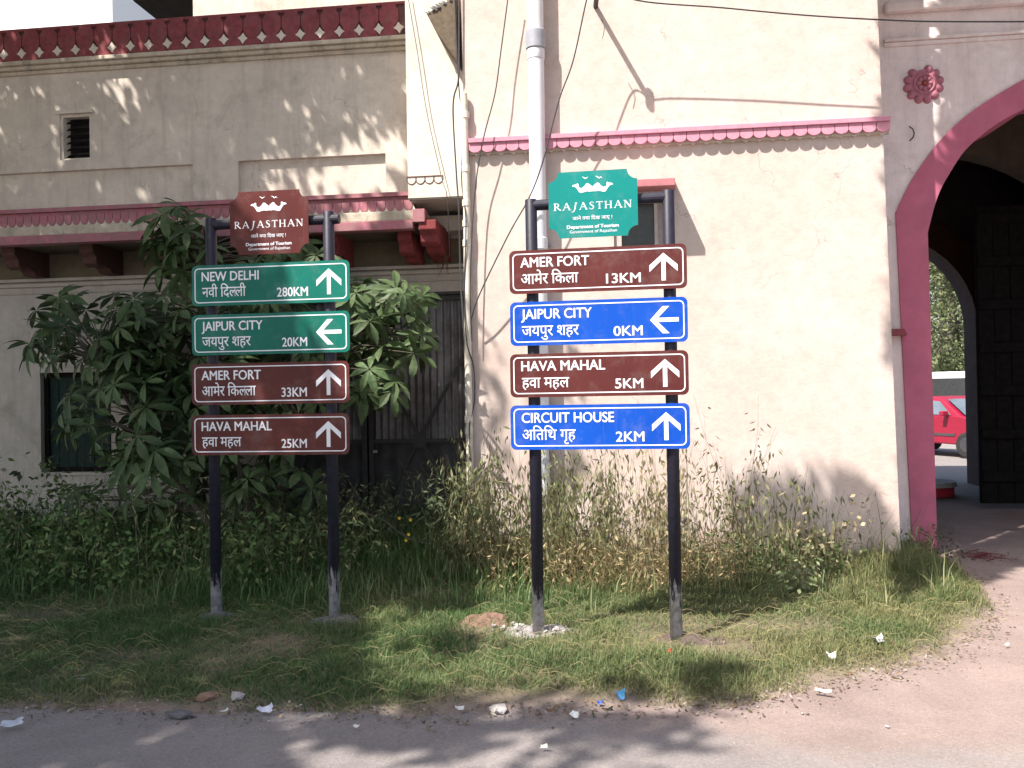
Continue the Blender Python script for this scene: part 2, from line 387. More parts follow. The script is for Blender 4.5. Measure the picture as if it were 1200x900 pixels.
# verge sheet : grid clipped by the edge (height falls to the ground outside)
gx, gy = np.meshgrid(np.arange(-9, 4.2, .07), np.arange(3.4, 9.0, .07)); gxf, gyf = gx.ravel(), gy.ravel()
ins = inside_np(gxf, gyf); dd = edgedist(gxf, gyf); zz = np.where(ins, hgt(gxf, gyf, dd), -.02-dd*.4)
ny, nx = gx.shape; idx = np.arange(nx*ny).reshape(ny, nx)
Fq = np.stack([idx[:-1, :-1], idx[:-1, 1:], idx[1:, 1:], idx[1:, :-1]], -1).reshape(-1, 4)
keep = (ins | (dd < .12))[Fq].all(1)
o = fastmesh('grass_verge', np.stack([gxf, gyf, zz], 1), Fq[keep], M['verge'], smooth=True, colr=np.repeat(np.clip(dd/.6, 0, 1)[:, None], 3, 1)); o['kind'] = 'structure'

# ------------------------------------------------------------------ old building on the left
def AX(px, py, Y): p = at(px, py, Y); return (p.x, p.z)
old = thing('old_building', (-4, YG, 0), 'weathered cream two-storey building with red parapet and pink brackets, on the left', 'building')
XR = AX(541, 100, YU)[0]          # right end of the old building (meets the corner block)
XL = -9.5
XS0 = AX(475.5, 60, YS)[0]
zc_top = AX(240, 240, YU)[1]      # underside of the upper wall = top of the string course
z_par0 = AX(236, 64, YU)[1]       # cream cornice bottom
# upper wall with two sunk panels and a small window
def hl(p0, p1): return AX(*p0, YU), AX(*p1, YU)
zt = AX(114, 198, YU)[1]; zt2 = AX(365, 184, YU)[1]
p1r = AX(226, 215, YU)[0]; p2l = AX(279, 205, YU)[0]; p2r = AX(452, 200, YU)[0]
wx0, wz1 = AX(69.5, 134, YU); wx1, wz0 = AX(107, 186, YU)
zpb = zc_top+.02
outer = [(XL, zc_top), (XR, zc_top), (XR, z_par0+.25), (XL, z_par0+.25)]
holes = [[(XL+.3, zpb), (p1r, zpb), (p1r, zt), (XL+.3, zt)], [(p2l, zpb), (p2r, zpb), (p2r, zt2), (p2l, zt2)], [(wx0, wz0), (wx1, wz0), (wx1, wz1), (wx0, wz1)]]
MB().prism(outer, YU, YU+.05, holes).build('upper_wall', M['wall_old'], old)
MB().prism(outer, YU+.0505, YU+.35, [holes[2]]).build('panel_wall', M['wall_old'], old)
# small window: frame, slats, dark glass
win = MB(); f = .028
win.box(wx0-.02, wx1+.03, YU-.03, YU-.001, wz1-.005, wz1+.03)
win.box(wx0, wx0+f, YU+.02, YU+.10, wz0, wz1).box(wx1-f, wx1, YU+.02, YU+.10, wz0, wz1).box(wx0+f, wx1-f, YU+.02, YU+.10, wz0, wz0+.02).box(wx0+f, wx1-f, YU+.02, YU+.1, wz1-.03, wz1)
ww = win.build('window', M['wall_strip'], old); ww['label'] = 'small square louvred window with pale frame'
MB().box(wx0+f, wx1-f, YU+.14, YU+.16, wz0, wz1).build('pane', M['glass_dark'], ww)
for k in range(6):
    zz_ = wz0+.04+k*(wz1-wz0-.09)/5.5
    MB().hexa([(wx0+f+.003,YU+.07,zz_),(wx1-f-.003,YU+.07,zz_),(wx1-f-.003,YU+.115,zz_+.035),(wx0+f+.003,YU+.115,zz_+.035),(wx0+f+.003,YU+.07,zz_+.006),(wx1-f-.003,YU+.07,zz_+.006),(wx1-f-.003,YU+.115,zz_+.041),(wx0+f+.003,YU+.115,zz_+.041)]).build('slat', M['wood_dark'], ww)
# parapet: cream cornice mouldings, red band with petals and pale diamonds
zr0 = AX(236, 60, YU)[1]; zr0 = AX(236, 58, YU-.06)[1]; zr1 = AX(236, 20, YU-.06)[1]
par = MB().box(XL, XS0+.05, YU-.055, YU+.3, zr0+.0, zr1-.02).build('parapet', M['groove'], old)
cm = MB()
cm.box(XL, XS0+.04, YU-.10, YU-.001, zr0-.045, zr0-.002).box(XL, XS0+.03, YU-.07, YU-.001, zr0-.085, zr0-.047).box(XL, XS0+.02, YU-.035, YU-.001, zr0-.125, zr0-.087)
cm.build('cornice', M['trim_cream'], old, bevel=.008)
H = zr1-zr0; pitch = (AX(472, 40, YU)[0]-AX(0, 60, YU)[0])/21.6
x = AX(472, 40, YU)[0]-pitch*.1; base_p = None
pw = pitch*.487; r1 = .034
pet = [(-pw, H*.5), (-pw, H*.80), (-pw*.72, H*.88), (-pw*.72, H*1.0), (pw*.72, H*1.0), (pw*.72, H*.88), (pw, H*.80), (pw, H*.5), (pw*.55, H*.26), (pw*.95, H*.06), (pw*.95, 0), (-pw*.95, 0), (-pw*.95, H*.06), (-pw*.55, H*.26)]
tilt = []
k = 0
while x > XL+.1:
    if base_p is None:
        base_p = MB().prism([(a, b) for a, b in pet], -.020, 0).build('petal', M['red'], par, local=True, bevel=.006)
        dp_ = MB().prism([(0, -.055), (.022, -.022), (.052, 0), (.022, .022), (0, .055), (-.022, .022), (-.052, 0), (-.022, -.022)], -.026, 0).build('diamond', M['wall_strip'], par, local=True)
        fl = MB().prism([(-pw*.5, 0), (pw*.5, 0), (pw*.28, H*.16), (-pw*.28, H*.16)], -.022, 0)
        q, dq = base_p, dp_
    else: q, dq = piece(base_p, par, (0, 0, 0)), piece(dp_, par, (0, 0, 0))
    q.location = Vector((x-pitch/2, YU-.0555, zr0+random.uniform(-.004, .004)))-worg(par)
    dq.location = Vector((x, YU-.0555+.0, zr0+H*.235))-worg(par); dq.rotation_euler = (0, random.uniform(-.1, .1), 0)
    x -= pitch; k += 1
MB().box(XL, XS0+.04, YU-.075, YU+.3, zr1-.019, zr1+.012).build('coping', M['red'], par, bevel=.01)
# room and slab on the roof behind the parapet
rx0 = AX(226, 5, YU+1.3)[0]
MB().box(rx0, XR+2, YU+1.3, YU+5, zc_top+1, 9).build('roof_room', M['wall_old'], old)
sx0, sz = AX(156, 1, YU+1.32)
MB().box(sx0, XR+2, YU+1.32, YU+6.2, sz, sz+.2).build('roof_slab', M['wood_dark'], old)
MB().box(XL, XR+2, YU+.3, YU+5.2, zc_top-.3, zc_top-.15).build('floor_slab', M['wall_lower'], old)
# string course above the brackets
zs1 = AX(240, 236, YU-.1)[1]; zs0 = AX(240, 258, YU-.1)[1]; hs = zs1-zs0
xe = AX(484, 235, YU-.1)[0]
sc_ = MB().box(XL, xe, YU-.07, YU+.2, zs0, zs1).build('string_course', M['pink_old'], old)
MB().box(XL, xe, YU-.115, YU-.0705, zs1-.035, zs1+.004).build('top_fillet', M['pink_old'], sc_)
pt = (AX(478, 235, YU)[0]-AX(0, 260, YU)[0])/49.0
x = xe-pt*.6; s0 = t0 = None
half = [(-pt*.47, hs*.62)] + [(-pt*.47*math.cos(a), hs*.36-hs*.30*math.sin(a)) for a in [i*math.pi/8 for i in range(9)]] + [(pt*.47, hs*.62)]
while x > XL+.1:
    if s0 is None:
        s0 = MB().prism(half, -.022, 0).build('scallop', M['pink_old'], sc_, local=True); q = s0
        t0 = MB().prism([(-pt*.42, 0), (pt*.42, 0), (0, hs*.42)], -.012, 0).build('point', M['wall_strip'], sc_, local=True); tt = t0
    else: q, tt = piece(s0, sc_, (0, 0, 0)), piece(t0, sc_, (0, 0, 0))
    q.location = Vector((x, YU-.0705, zs0))-worg(sc_); tt.location = Vector((x+pt/2, YU-.0705, zs0-.002))-worg(sc_)
    x -= pt
# eave: cream ledge, pink fascia, soffit
zl0 = AX(240, 268, YU-.16)[1]; zf0 = AX(240, 278, YU-.18)[1]
xe2 = AX(498, 240, YU-.18)[0]
MB().box(XL, xe2-.02, YU-.16, YG, zl0, zs0-.002).build('ledge', M['trim_cream'], old, bevel=.01)
MB().box(XL, xe2-.12, YU-.19, YU-.06, zf0, zl0-.002).build('fascia', M['pink_old'], old, bevel=.006)
MB().box(xe2-.118, xe2, YU-.20, YU-.06, zl0-.03, zs0+.0).build('fascia_end', M['pink_old'], old, bevel=.006)
MB().box(XL, xe2-.02, YU-.05, YG-.001, zf0+.02, zl0-.003).build('soffit', M['eave_shade'], old)
MB().box(XL, XR+.3, YG-.012, YG-.001, AX(240, 322, YG)[1]+.016, zf0+.018).build('eave_shade', M['eave_shade'], old)  # thin dark sheet on the wall, standing in for shade below the eave
# brackets under the eave
zb1 = zf0+.02; zb0 = AX(240, 320, YG)[1]
bx = [AX(px, 300, YG-.2)[0] for px in (-78, 37, 125, 211, 300, 400)]
bh = zb1-zb0
prof = [(YU-.02, zb1), (YU-.02, zb1-.09), (YU+.04, zb1-.13), (YU+.05, zb1-.2), (YU+.12, zb1-.23), (YU+.17, zb1-bh*.72), (YG-.26, zb1-bh*.85), (YG-.22, zb0), (YG-.001, zb0), (YG-.001, zb1)]
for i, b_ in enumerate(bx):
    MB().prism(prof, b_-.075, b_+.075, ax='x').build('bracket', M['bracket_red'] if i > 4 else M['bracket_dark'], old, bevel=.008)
# two nearest brackets beside the pilaster
bxx = AX(487, 290, YG-.1)[0]
MB().prism(prof, bxx-.07, bxx+.07, ax='x').build('bracket', M['bracket_red'], old, bevel=.008)
bxx = AX(506, 270, YU)[0]
prof2 = [(a-.16, b+.06) for a, b in prof[:-2]] + [(YG-.001, zb0+.02), (YG-.001, zb1+.06)]
MB().prism(prof2, bxx-.09, bxx+.08, ax='x').build('bracket', M['bracket_red'], old, bevel=.008)['label'] = 'bright pinkish-red corner bracket under the pilaster'
# pilaster strip with engraved scallops at its foot
zsb = AX(508, 231, YS)[1]
XSR = AX(541, 100, YB+.02)[0]+.12
MB().box(XS0, XSR, YS, YU+.3, zsb, 9).build('pilaster', M['wall_strip'], old)
MB().box(XS0+.0, XSR, YS+.02, YG, zsb-.012, zsb-.001).build('pilaster_foot', M['wall_lower'], old)
ze1 = AX(500, 206, YS)[1]; ex0 = AX(477, 212, YS)[0]; ex1 = AX(519, 212, YS)[0]; ew = (ex1-ex0)/4
MB().box(ex0, ex1, YS-.006, YS-.0005, ze1-.008, ze1).build('engraved_line', M['groove'], old)
sm = None
for k in range(4):
    if sm is None:
        m_ = MB(); pts = [(-ew*.5*math.cos(a), -.006, -.03-.045*math.sin(a)) for a in [i*math.pi/8 for i in range(9)]]
        m_.tube([(-ew*.5, -.006, -.008)]+pts+[(ew*.5, -.006, -.008)], .004, 5)
        sm = m_.build('engraved_scallop', M['groove'], old, local=True); q = sm
    else: q = piece(sm, old, (0, 0, 0))
    q.location = Vector((ex0+ew*(k+.5), YS+.003, ze1))-worg(old)
# lower wall with door and window openings, horizontal mouldings
zd1 = AX(476, 343, YG)[1]; dx0 = AX(303, 400, YG)[0]; dx1 = AX(552, 400, YG)[0]
lx0, lz1 = AX(47, 437, YG); lx1, lz0 = AX(131, 553, YG)
XRG = XR+.35
outer = [(XL, -.1), (dx0, -.1), (dx0, zd1), (dx1, zd1), (dx1, -.1), (XRG+.2, -.1), (XRG+.2, zc_top+.3), (XL, zc_top+.3)]
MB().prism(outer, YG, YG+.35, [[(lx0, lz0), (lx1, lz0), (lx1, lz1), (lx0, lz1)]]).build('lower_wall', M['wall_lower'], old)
z1 = AX(240, 322, YG)[1]
mm = MB().box(XL, XRG, YG-.06, YG-.0005, z1-.02, z1+.015).box(XL, XRG, YG-.04, YG-.0005, z1-.075, z1-.035).box(XL, XRG, YG-.02, YG-.0005, z1-.15, z1-.135)
mm.build('moulding', M['wall_lower'], old, bevel=.006)
wl = MB().box(lx0, lx0+.05, YG+.06, YG+.14, lz0, lz1).box(lx1-.05, lx1, YG+.06, YG+.14, lz0, lz1).box(lx0+.05, lx1-.05, YG+.06, YG+.14, lz1-.05, lz1).box(lx0+.05, lx1-.05, YG+.06, YG+.14, lz0, lz0+.05).build('window', M['wood_dark'], old)
wl['label'] = 'dark shuttered ground-floor window'
MB().box(lx0-.02, lx1+.02, YG-.03, YG-.001, lz0-.03, lz0-.002).build('sill', M['wall_lower'], wl)
nb = 7
for k in range(nb):
    a = lx0+.052+k*(lx1-lx0-.104)/nb; MB().box(a+.003, a+(lx1-lx0-.104)/nb-.003, YG+.09+.004*(k % 2), YG+.12, lz0+.05, lz1-.05).build('plank', M['green_wood'], wl)
# corrugated iron double gate in the door opening
def corr(x0, x1, z0, z1, y, amp=.016, wl=.075):
    n = int((x1-x0)/wl*8); xs = [x0+(x1-x0)*i/n for i in range(n+1)]
    vs = [(a, y+amp*math.sin(2*math.pi*(a-x0)/wl), z) for z in (z0, z1) for a in xs]
    return MB().add(vs, [(i, i+1, n+2+i, n+1+i) for i in range(n)])
dm = AX(429, 480, YG)[0]; zmid = AX(490, 517, YG)[1]
for (a, b) in ((dx0+.02, dm-.01), (dm+.01, dx1-.02)):
    leaf = MB().box(a, a+.05, YG+.05, YG+.09, .03, zd1-.03).box(b-.05, b, YG+.05, YG+.09, .03, zd1-.03).box(a+.05, b-.05, YG+.05, YG+.09, .03, .08).box(a+.05, b-.05, YG+.05, YG+.09, zd1-.08, zd1-.03).build('door', M['iron'], old)
    leaf['label'] = 'corrugated iron gate leaf with crossed braces'
    corr(a+.01, b-.01, zmid+.01, zd1-.04, YG+.115).build('upper_sheet', M['sheet'], leaf, smooth=True)
    corr(a+.01, b-.01, .04, zmid-.01, YG+.118, .006, .16).build('lower_sheet', M['iron_pale'], leaf, smooth=True)
    MB().box(a+.05, b-.05, YG+.045, YG+.092, zmid-.02, zmid+.02).build('rail', M['iron'], leaf)
    cx = (a+b)/2; 
    for (p, q) in (((a+.06, 1.95), (b-.06, .25)), ((b-.06, 1.95), (a+.06, .25))):
        y_ = YG+.047 if p[0] < q[0] else YG+.062
        d = Vector((q[0]-p[0], 0, q[1]-p[1])).normalized(); n_ = Vector((-d.z, 0, d.x))*.018
        P_ = Vector((p[0], y_, p[1])); Q_ = Vector((q[0], y_, q[1])); e = Vector((0, .012, 0))
        MB().hexa([P_-n_, P_+n_, P_+n_+e, P_-n_+e, Q_-n_, Q_+n_, Q_+n_+e, Q_-n_+e]).build('brace', M['iron'], leaf)
    MB().box(cx-.07, cx+.07, YG+.04, YG+.046, zmid-.07, zmid+.07).build('boss', M['iron'], leaf)
MB().box(dm+.06, dm+.10, YG+.03, YG+.049, zmid-.12, zmid-.09).build('latch', M['pvc_grey'], leaf)
MB().box(dx0-.001, dx1, YG+.0, YG+.12, zd1-.028, zd1+.001).build('lintel', M['iron'], old)
MB().box(dx0-.5, dx1+.3, YG+.36, YG+.5, 0, zd1+.2).build('room_back', M['wood_dark'], old)

# concrete overhang with ragged top edge between the buildings (open underside seen)
oh = MB(); Yo = YB+.06
c = [AX(505, 17, Yo-.25), AX(516, 47, Yo-.25)]
ptl = [AX(503, 22, YS-.14), AX(529, 2, YS-.2), AX(539, -3, YS-.02), AX(541, 83, YS-.02), AX(517, 48, YS-.1)]
ov = oh.prism(ptl, YS-.26, YS+.02).build('corbel', M['corbel'], old, bevel=.01); ov['label'] = 'broken tapering stone corbel between the two walls'
for k in range(9):
    t = k/8; p = Vector((ptl[0][0]+(ptl[1][0]-ptl[0][0])*t, YS-.27+.03*random.random(), ptl[0][1]+(ptl[1][1]-ptl[0][1])*t+.02*random.random()))
    q = MB(); s_ = .018+.015*random.random(); q.add([(p.x-s_, p.y-.02, p.z), (p.x+s_, p.y, p.z-.02), (p.x, p.y+.05, p.z+s_), (p.x+.01, p.y-.01, p.z-s_*1.4)], [(0, 1, 2), (0, 1, 3), (1, 2, 3), (0, 2, 3)])
    q.build('broken_edge', M['concrete'], ov)

# white rooftop room beyond
wr = thing('rooftop_room', (-8, 15, 0), 'overexposed plain white rooftop room beyond the red parapet, top left', 'building')
a = AX(131.5, 10, 15.0)[0]
MB().box(a-7, a, 15, 19, 0, 10.5).build('wall', simple('white_lime', (.8, .8, .8), .9, var=.03), wr)
MB().box(a-7.2, a+.2, 14.8, 19.2, 10.5, 10.7).build('roof', M['wall_strip'], wr)

# ------------------------------------------------------------------ corner block
blk = thing('corner_building', (.5, YB, 0), 'sunlit plain cream block with thin pink scalloped string course, in the middle', 'building')
TL = AX(540.5, 0, YB); BL = AX(554, 600, YB); TR = AX(1028, 0, YB); BR = AX(1056.5, 665, YB)
def lerpx(T, B, z): return T[0]+(B[0]-T[0])*(z-T[1])/(B[1]-T[1])
hx0 = AX(728, 260, YB)[0]; hx1 = AX(767, 260, YB)[0]; hz0 = AX(750, 318, YB)[1]; hz1 = AX(750, 229, YB)[1]
o0x = AX(719, 260, YB)[0]; o1x = AX(778, 260, YB)[0]
outer = [(lerpx(TL, BL, -.1), -.1), (lerpx(TR, BR, -.1), -.1), (lerpx(TR, BR, 7), 7), (lerpx(TL, BL, 7), 7)]
MB().prism(outer, YB, YB+1.3, [[(o0x, hz0), (o1x, hz0), (o1x, hz1), (o0x, hz1)]]).build('wall', M['wall_cream'], blk)
wn = MB().box(o0x, hx0, YB+.03, YB+.12, hz0, hz1).box(hx1, hx1+.03, YB+.03, YB+.12, hz0, hz1).box(hx1+.031, o1x, YB+.06, YB+.12, hz0, hz1).box(hx0, hx1, YB+.03, YB+.12, hz1-.06, hz1).build('window', M['wood_pale'], blk)
wn['label'] = 'small dark window under a pink hood'
MB().box(hx0, hx1, YB+.09, YB+.11, hz0, hz1-.06).build('pane', M['glass_dark'], wn)
MB().box(o0x-.01, o1x+.01, YB+.2, YB+.22, hz0-.02, hz1+.02).build('shutter', M['wood_dark'], wn)
hoodr, hoodz = AX(791, 213, YB-.3); hl_ = AX(706, 213, YB-.3)[0]
MB().hexa([(hl_, YB-.32, hoodz-.035), (hoodr, YB-.32, hoodz-.035), (hoodr+.02, YB-.001, hoodz-.005), (hl_-.02, YB-.001, hoodz-.005), (hl_, YB-.32, hoodz+.03), (hoodr, YB-.32, hoodz+.03), (hoodr+.02, YB-.001, hoodz+.075), (hl_-.02, YB-.001, hoodz+.075)]).build('window_hood', simple('faded_hood_pink', (.42, .16, .18), .9, var=.15, dirt=(.3, .2, .2)), blk, bevel=.006)
# string course
zs1 = AX(790, 154, YB)[1]; zs0 = AX(790, 171, YB)[1]; hs = zs1-zs0
cxl = lerpx(TL, BL, zs1)+.05; cxr = lerpx(TR, BR, zs1)+.045
scb = MB().box(cxl, cxr, YB-.045, YB+.0, zs0+.035, zs1-.03).build('string_course', M['pink'], blk)
MB().box(cxl, cxr, YB-.085, YB-.001, zs1-.029, zs1+.012).build('top_fillet', M['pink'], scb, bevel=.004)
N = 32; pt = (cxr-cxl)/N
half = [(-pt*.48, .118), (-pt*.48, .055)] + [(-pt*.46*math.cos(a), .055-.04*math.sin(a)) for a in [i*math.pi/8 for i in range(1, 8)]] + [(pt*.48, .055), (pt*.48, .118)]
sc0 = tc0 = None
for k in range(N):
    if sc0 is None:
        sc0 = MB().prism(half, -.022, 0).build('scallop', M['pink'], scb, local=True, bevel=.004); q = sc0
        tc0 = MB().prism([(-pt*.45, .035), (0, -.005), (pt*.45, .035)], -.03, 0).build('point', M['wall_strip'], scb, local=True); tt = tc0
    else: q, tt = piece(sc0, scb, (0, 0, 0)), piece(tc0, scb, (0, 0, 0))
    sx = (zs1-.03-zs0)/.118
    q.location = Vector((cxl+pt*(k+.5), YB-.0455, zs0))-worg(scb); q.scale = (1, 1, sx)
    tt.location = Vector((cxl+pt*(k+.5), YB-.001, zs0-.004))-worg(scb)
MB().box(cxl, cxr, YB-.03, YB-.0, zs0+.004, zs0+.0345).build('lower_fillet', M['trim_cream'], scb)

# ------------------------------------------------------------------ gateway on the right
gate = thing('gateway', (4.4, YP, 0), 'shaded gateway with tall pink-banded arch and dark passage, on the right', 'gate')
inner_px = [(1086.5, 273), (1093, 247), (1100, 226), (1110, 207), (1130, 177), (1157, 153), (1180, 138), (1200, 128)]
outer_px = [(1049, 250), (1062, 222), (1077, 197), (1103, 163), (1133, 135), (1167, 112), (1200, 93)]
sm2 = lambda P: [(q.x, q.y) for q in smoothline([(a, b, 0) for a, b in P], 4)]
inn = sm2([AX(*p, YP) for p in inner_px]); out_ = sm2([AX(*p, YP) for p in outer_px])
XC = inn[0][0]+1.46
def mirror_arch(P, apex):
    L = list(P)+[apex]; return L+[(2*XC-x, z) for x, z in reversed(P)]
ia = mirror_arch(inn+[(XC-.25, inn[-1][1]+.21)], (XC, inn[-1][1]+.23)); oa = mirror_arch(out_+[(XC-.25, out_[-1][1]+.24)], (XC, out_[-1][1]+.27))
ib = AX(1098.5, 643, YP); ob = AX(1070, 645, YP)
ib = (AX(1097, 600, YP)[0], -.05); ob = (AX(1068, 600, YP)[0], -.05)
hole = [ib]+ia+[(2*XC-ib[0], -.05)]
outh = [ob]+oa+[(2*XC-ob[0], -.05)]
GX0, GX1 = 2.2, 9.0
# wall outside the band
MB().prism([(GX0, -.05), (ob[0]-.001, -.05)]+outh[1:-1]+[(2*XC-ob[0]+.001, -.05), (GX1, -.05), (GX1, 8), (GX0, 8)], YP, YP+.9).build('wall', M['wall_gate'], gate)
MB().prism(hole[:1]+hole[1:-1]+[hole[-1], outh[-1]]+list(reversed(outh[1:-1]))+[outh[0]], YP-.02, YP+.905).build('arch_band', M['pink_arch'], gate)
# moulding frame near the top
zm = AX(1100, 47, YP)[1]; mx = AX(1035, 40, YP)[0]
MB().box(mx, GX1, YP-.05, YP-.0005, zm, zm+.03).box(mx, GX1, YP-.025, YP-.0005, zm-.04, zm-.002).build('moulding', M['wall_gate'], gate, bevel=.006)
zm2 = AX(1100, 14, YP)[1]
MB().box(mx, GX1, YP-.09, YP-.0005, zm2, zm2+.09).build('moulding', M['wall_gate'], gate, bevel=.02)
# pink stub of a ledge low beside the pier
p = AX(1052, 390, YP)
MB().hexa([(p[0]-.2, YP-.14, p[1]-.03), (p[0]+.06, YP-.10, p[1]-.03), (p[0]+.06, YP-.001, p[1]-.03), (p[0]-.2, YP-.001, p[1]-.03), (p[0]-.2, YP-.14, p[1]+.035), (p[0]+.03, YP-.10, p[1]+.03), (p[0]+.03, YP-.001, p[1]+.03), (p[0]-.2, YP-.001, p[1]+.035)]).build('ledge_stub', M['red'], gate)
# rosette
rc = AX(1082, 99, YP)
ros = MB(); 
ring = [(rc[0]+.135*math.cos(a), rc[1]+.135*math.sin(a)) for a in [i*2*math.pi/24 for i in range(24)]]
ro = MB().prism(ring, YP-.03, YP-.0005).build('rosette', M['rosette'], gate, bevel=.004); ro['label'] = 'carved pink flower rosette'
def dome(cx, cz, y, r, sx=1, ang=0, h=.03, n=10):
    m = MB(); vs = [(cx, y-h, cz)]; fs = []
    for j, (rr, hh) in enumerate(((.55, .86), (.85, .5), (1, 0))):
        for i in range(n):
            a = 2*math.pi*i/n; u = r*rr*math.cos(a)*sx; v = r*rr*math.sin(a)
            vs.append((cx+u*math.cos(ang)-v*math.sin(ang), y-h*hh, cz+u*math.sin(ang)+v*math.cos(ang)))
    for i in range(n): fs.append((0, 1+(i+1) % n, 1+i))
    for j in range(2):
        for i in range(n): fs.append((1+j*n+i, 1+j*n+(i+1) % n, 1+(j+1)*n+(i+1) % n, 1+(j+1)*n+i))
    return m.add(vs, fs)
for k in range(12):
    a = k*2*math.pi/12+.2
    if k == 3: continue
    dome(rc[0]+.142*math.cos(a), rc[1]+.142*math.sin(a), YP-.001, .042, 1.15, a, .045).build('petal', M['rosette'], ro, smooth=True)
tor = [(rc[0]+.09*math.cos(a), YP-.034, rc[1]+.09*math.sin(a)) for a in [i*2*math.pi/24 for i in range(25)]]
MB().tube(tor, .012, 6, False).build('ring', M['rosette'], ro, smooth=True)
for k in range(8):
    a = k*2*math.pi/8; dome(rc[0]+.05*math.cos(a), rc[1]+.05*math.sin(a), YP-.03, .022, 1.2, a, .022).build('petal', M['rosette'], ro, smooth=True)
dome(rc[0], rc[1], YP-.03, .026, 1, 0, .035).build('centre', M['dark_red'], ro, smooth=True)
# iron hook
hp = [AX(*q, YP-.03) for q in ((1065.5, 148), (1069, 152), (1070.5, 157), (1069, 162), (1066, 165))]
MB().tube([(a, YP-.03-.02*(i in (1, 2, 3)), b) for i, (a, b) in enumerate(hp)], .006, 6).build('hook', M['iron'], gate)
# passage: side walls, ceiling, second wall with wide arch, far wall with smaller arch
pl = ib[0]-.25; pr = 2*XC-ib[0]+.5
Y2, Y3 = 12.3, 14.4
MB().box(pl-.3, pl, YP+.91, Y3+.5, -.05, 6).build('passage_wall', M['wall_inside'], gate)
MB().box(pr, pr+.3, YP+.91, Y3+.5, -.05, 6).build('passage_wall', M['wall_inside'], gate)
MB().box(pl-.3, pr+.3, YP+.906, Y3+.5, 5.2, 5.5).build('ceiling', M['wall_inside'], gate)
def archwall(xc, r, zs, y0, y1, name, mat, x0, x1, rise=1.0):
    arc = [(xc-r*math.cos(a), zs+r*rise*math.sin(a)) for a in [i*math.pi/24 for i in range(25)]]
    return MB().prism([(x0, -.05), (xc-r, -.05)]+arc+[(xc+r, -.05), (x1, -.05), (x1, 5.2), (x0, 5.2)], y0, y1).build(name, mat, gate)
farR = at(1132, 500, Y3+.5).x
archwall(farR-1.45, 1.45, 2.45, Y3, Y3+.5, 'inner_arch', M['arch_dark'], pl, pr)
arc1 = [(farR-1.45-1.45*math.cos(a), 2.45+1.45*math.sin(a)) for a in [i*math.pi/20 for i in range(21)]]
arc2 = [(farR-1.45-1.80*math.cos(a), 2.45+1.85*math.sin(a)) for a in [i*math.pi/20 for i in range(21)]]
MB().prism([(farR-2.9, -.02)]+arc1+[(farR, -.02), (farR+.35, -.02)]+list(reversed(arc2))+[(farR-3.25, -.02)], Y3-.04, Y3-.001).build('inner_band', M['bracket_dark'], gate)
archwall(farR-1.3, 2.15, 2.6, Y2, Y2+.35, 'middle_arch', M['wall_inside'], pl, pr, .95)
# open timber gate leaf against the right side
leafx0 = at(1146, 400, 11.6).x
leafz = at(1146, 242, 11.6).z
lf = MB().box(leafx0, leafx0+1.7, 11.6, 11.66, .08, leafz).build('door', M['wood_dark'], gate); lf['label'] = 'dark open timber gate leaf with cross battens'
for k in range(9): MB().box(leafx0+k*.19+.004, leafx0+k*.19+.184, 11.575+.004*(k % 2), 11.599, .09, leafz-.01).build('plank', M['wood_dark'], lf)
for k in range(7): MB().box(leafx0, leafx0+1.7, 11.53, 11.574, .35+k*.53, .47+k*.53).build('batten', M['wood_dark'], lf, bevel=.01)

# ------------------------------------------------------------------ pipes and cables
dpipe = thing('drainpipe', (at(630, 600, YB).x, YB-.12, 0), 'thick white drainpipe with grey coupling on the sunlit cream wall', 'pipe')
pc = lambda px, py: at(px, py, YB-.12)
a = pc(627, 0); b = pc(635, 560); d_ = (a-b)/(a.z-b.z)
P = lambda z: b+d_*(z-b.z)
MB().tube([P(0), P(pc(630, 600).z), P(pc(630, 250).z), P(7)], .072, 20).build('tube', M['pvc'], dpipe, smooth=True)
zq = pc(625, 49).z
MB().tube([P(zq-.07), P(zq-.065), P(zq+.085), P(zq+.09)], [.078, .088, .09, .084], 20).build('coupling', M['pvc_grey'], dpipe, smooth=True)
MB().tube([P(zq-.16), P(zq-.155), P(zq-.075)], [.076, .078, .079], 20).build('socket', M['pvc'], dpipe, smooth=True)
zq = pc(625, 288).z
MB().tube([P(zq-.04), P(zq-.035), P(zq+.06), P(zq+.065)], [.076, .082, .082, .076], 20).build('socket', M['pvc'], dpipe, smooth=True)
for py in (285, 440): 
    z_ = pc(630, py).z; c_ = P(z_); MB().box(c_.x-.10, c_.x+.10, YB-.06, YB-.001, z_-.015, z_+.015).build('clamp', M['pvc_grey'], dpipe)
cp = thing('conduit', (at(548, 500, YB-.05).x-.02, YB-.06, 0), 'narrow cream painted pipe with collars down the corner beside the iron gate', 'pipe')
q_ = [at(543.5, 110, YB-.05), at(547, 250, YB-.05), at(548.5, 420, YB-.05), at(552.5, 640, YB-.05)]; q_.append(Vector((q_[-1].x, q_[-1].y, 0)))
MB().tube(q_, .032, 12).build('tube', M['pipe_cream'], cp, smooth=True)
for py in (135, 198, 238, 262, 285, 492, 505):
    c_ = at(543.5+5*py/400, py, YB-.05); MB().tube([c_-Vector((0, 0, .03)), c_-Vector((0, 0, .028)), c_+Vector((0, 0, .028)), c_+Vector((0, 0, .03))], [.033, .038, .038, .033], 12).build('collar', M['pipe_cream'], cp, smooth=True)
def cable(name, pts, r, label, mat='wire'):
    P = smoothline(pts, 7); root = MB().tube(P, r, 5).build(name, M[mat], None, smooth=True)
    return tag(root, label, 'cable')
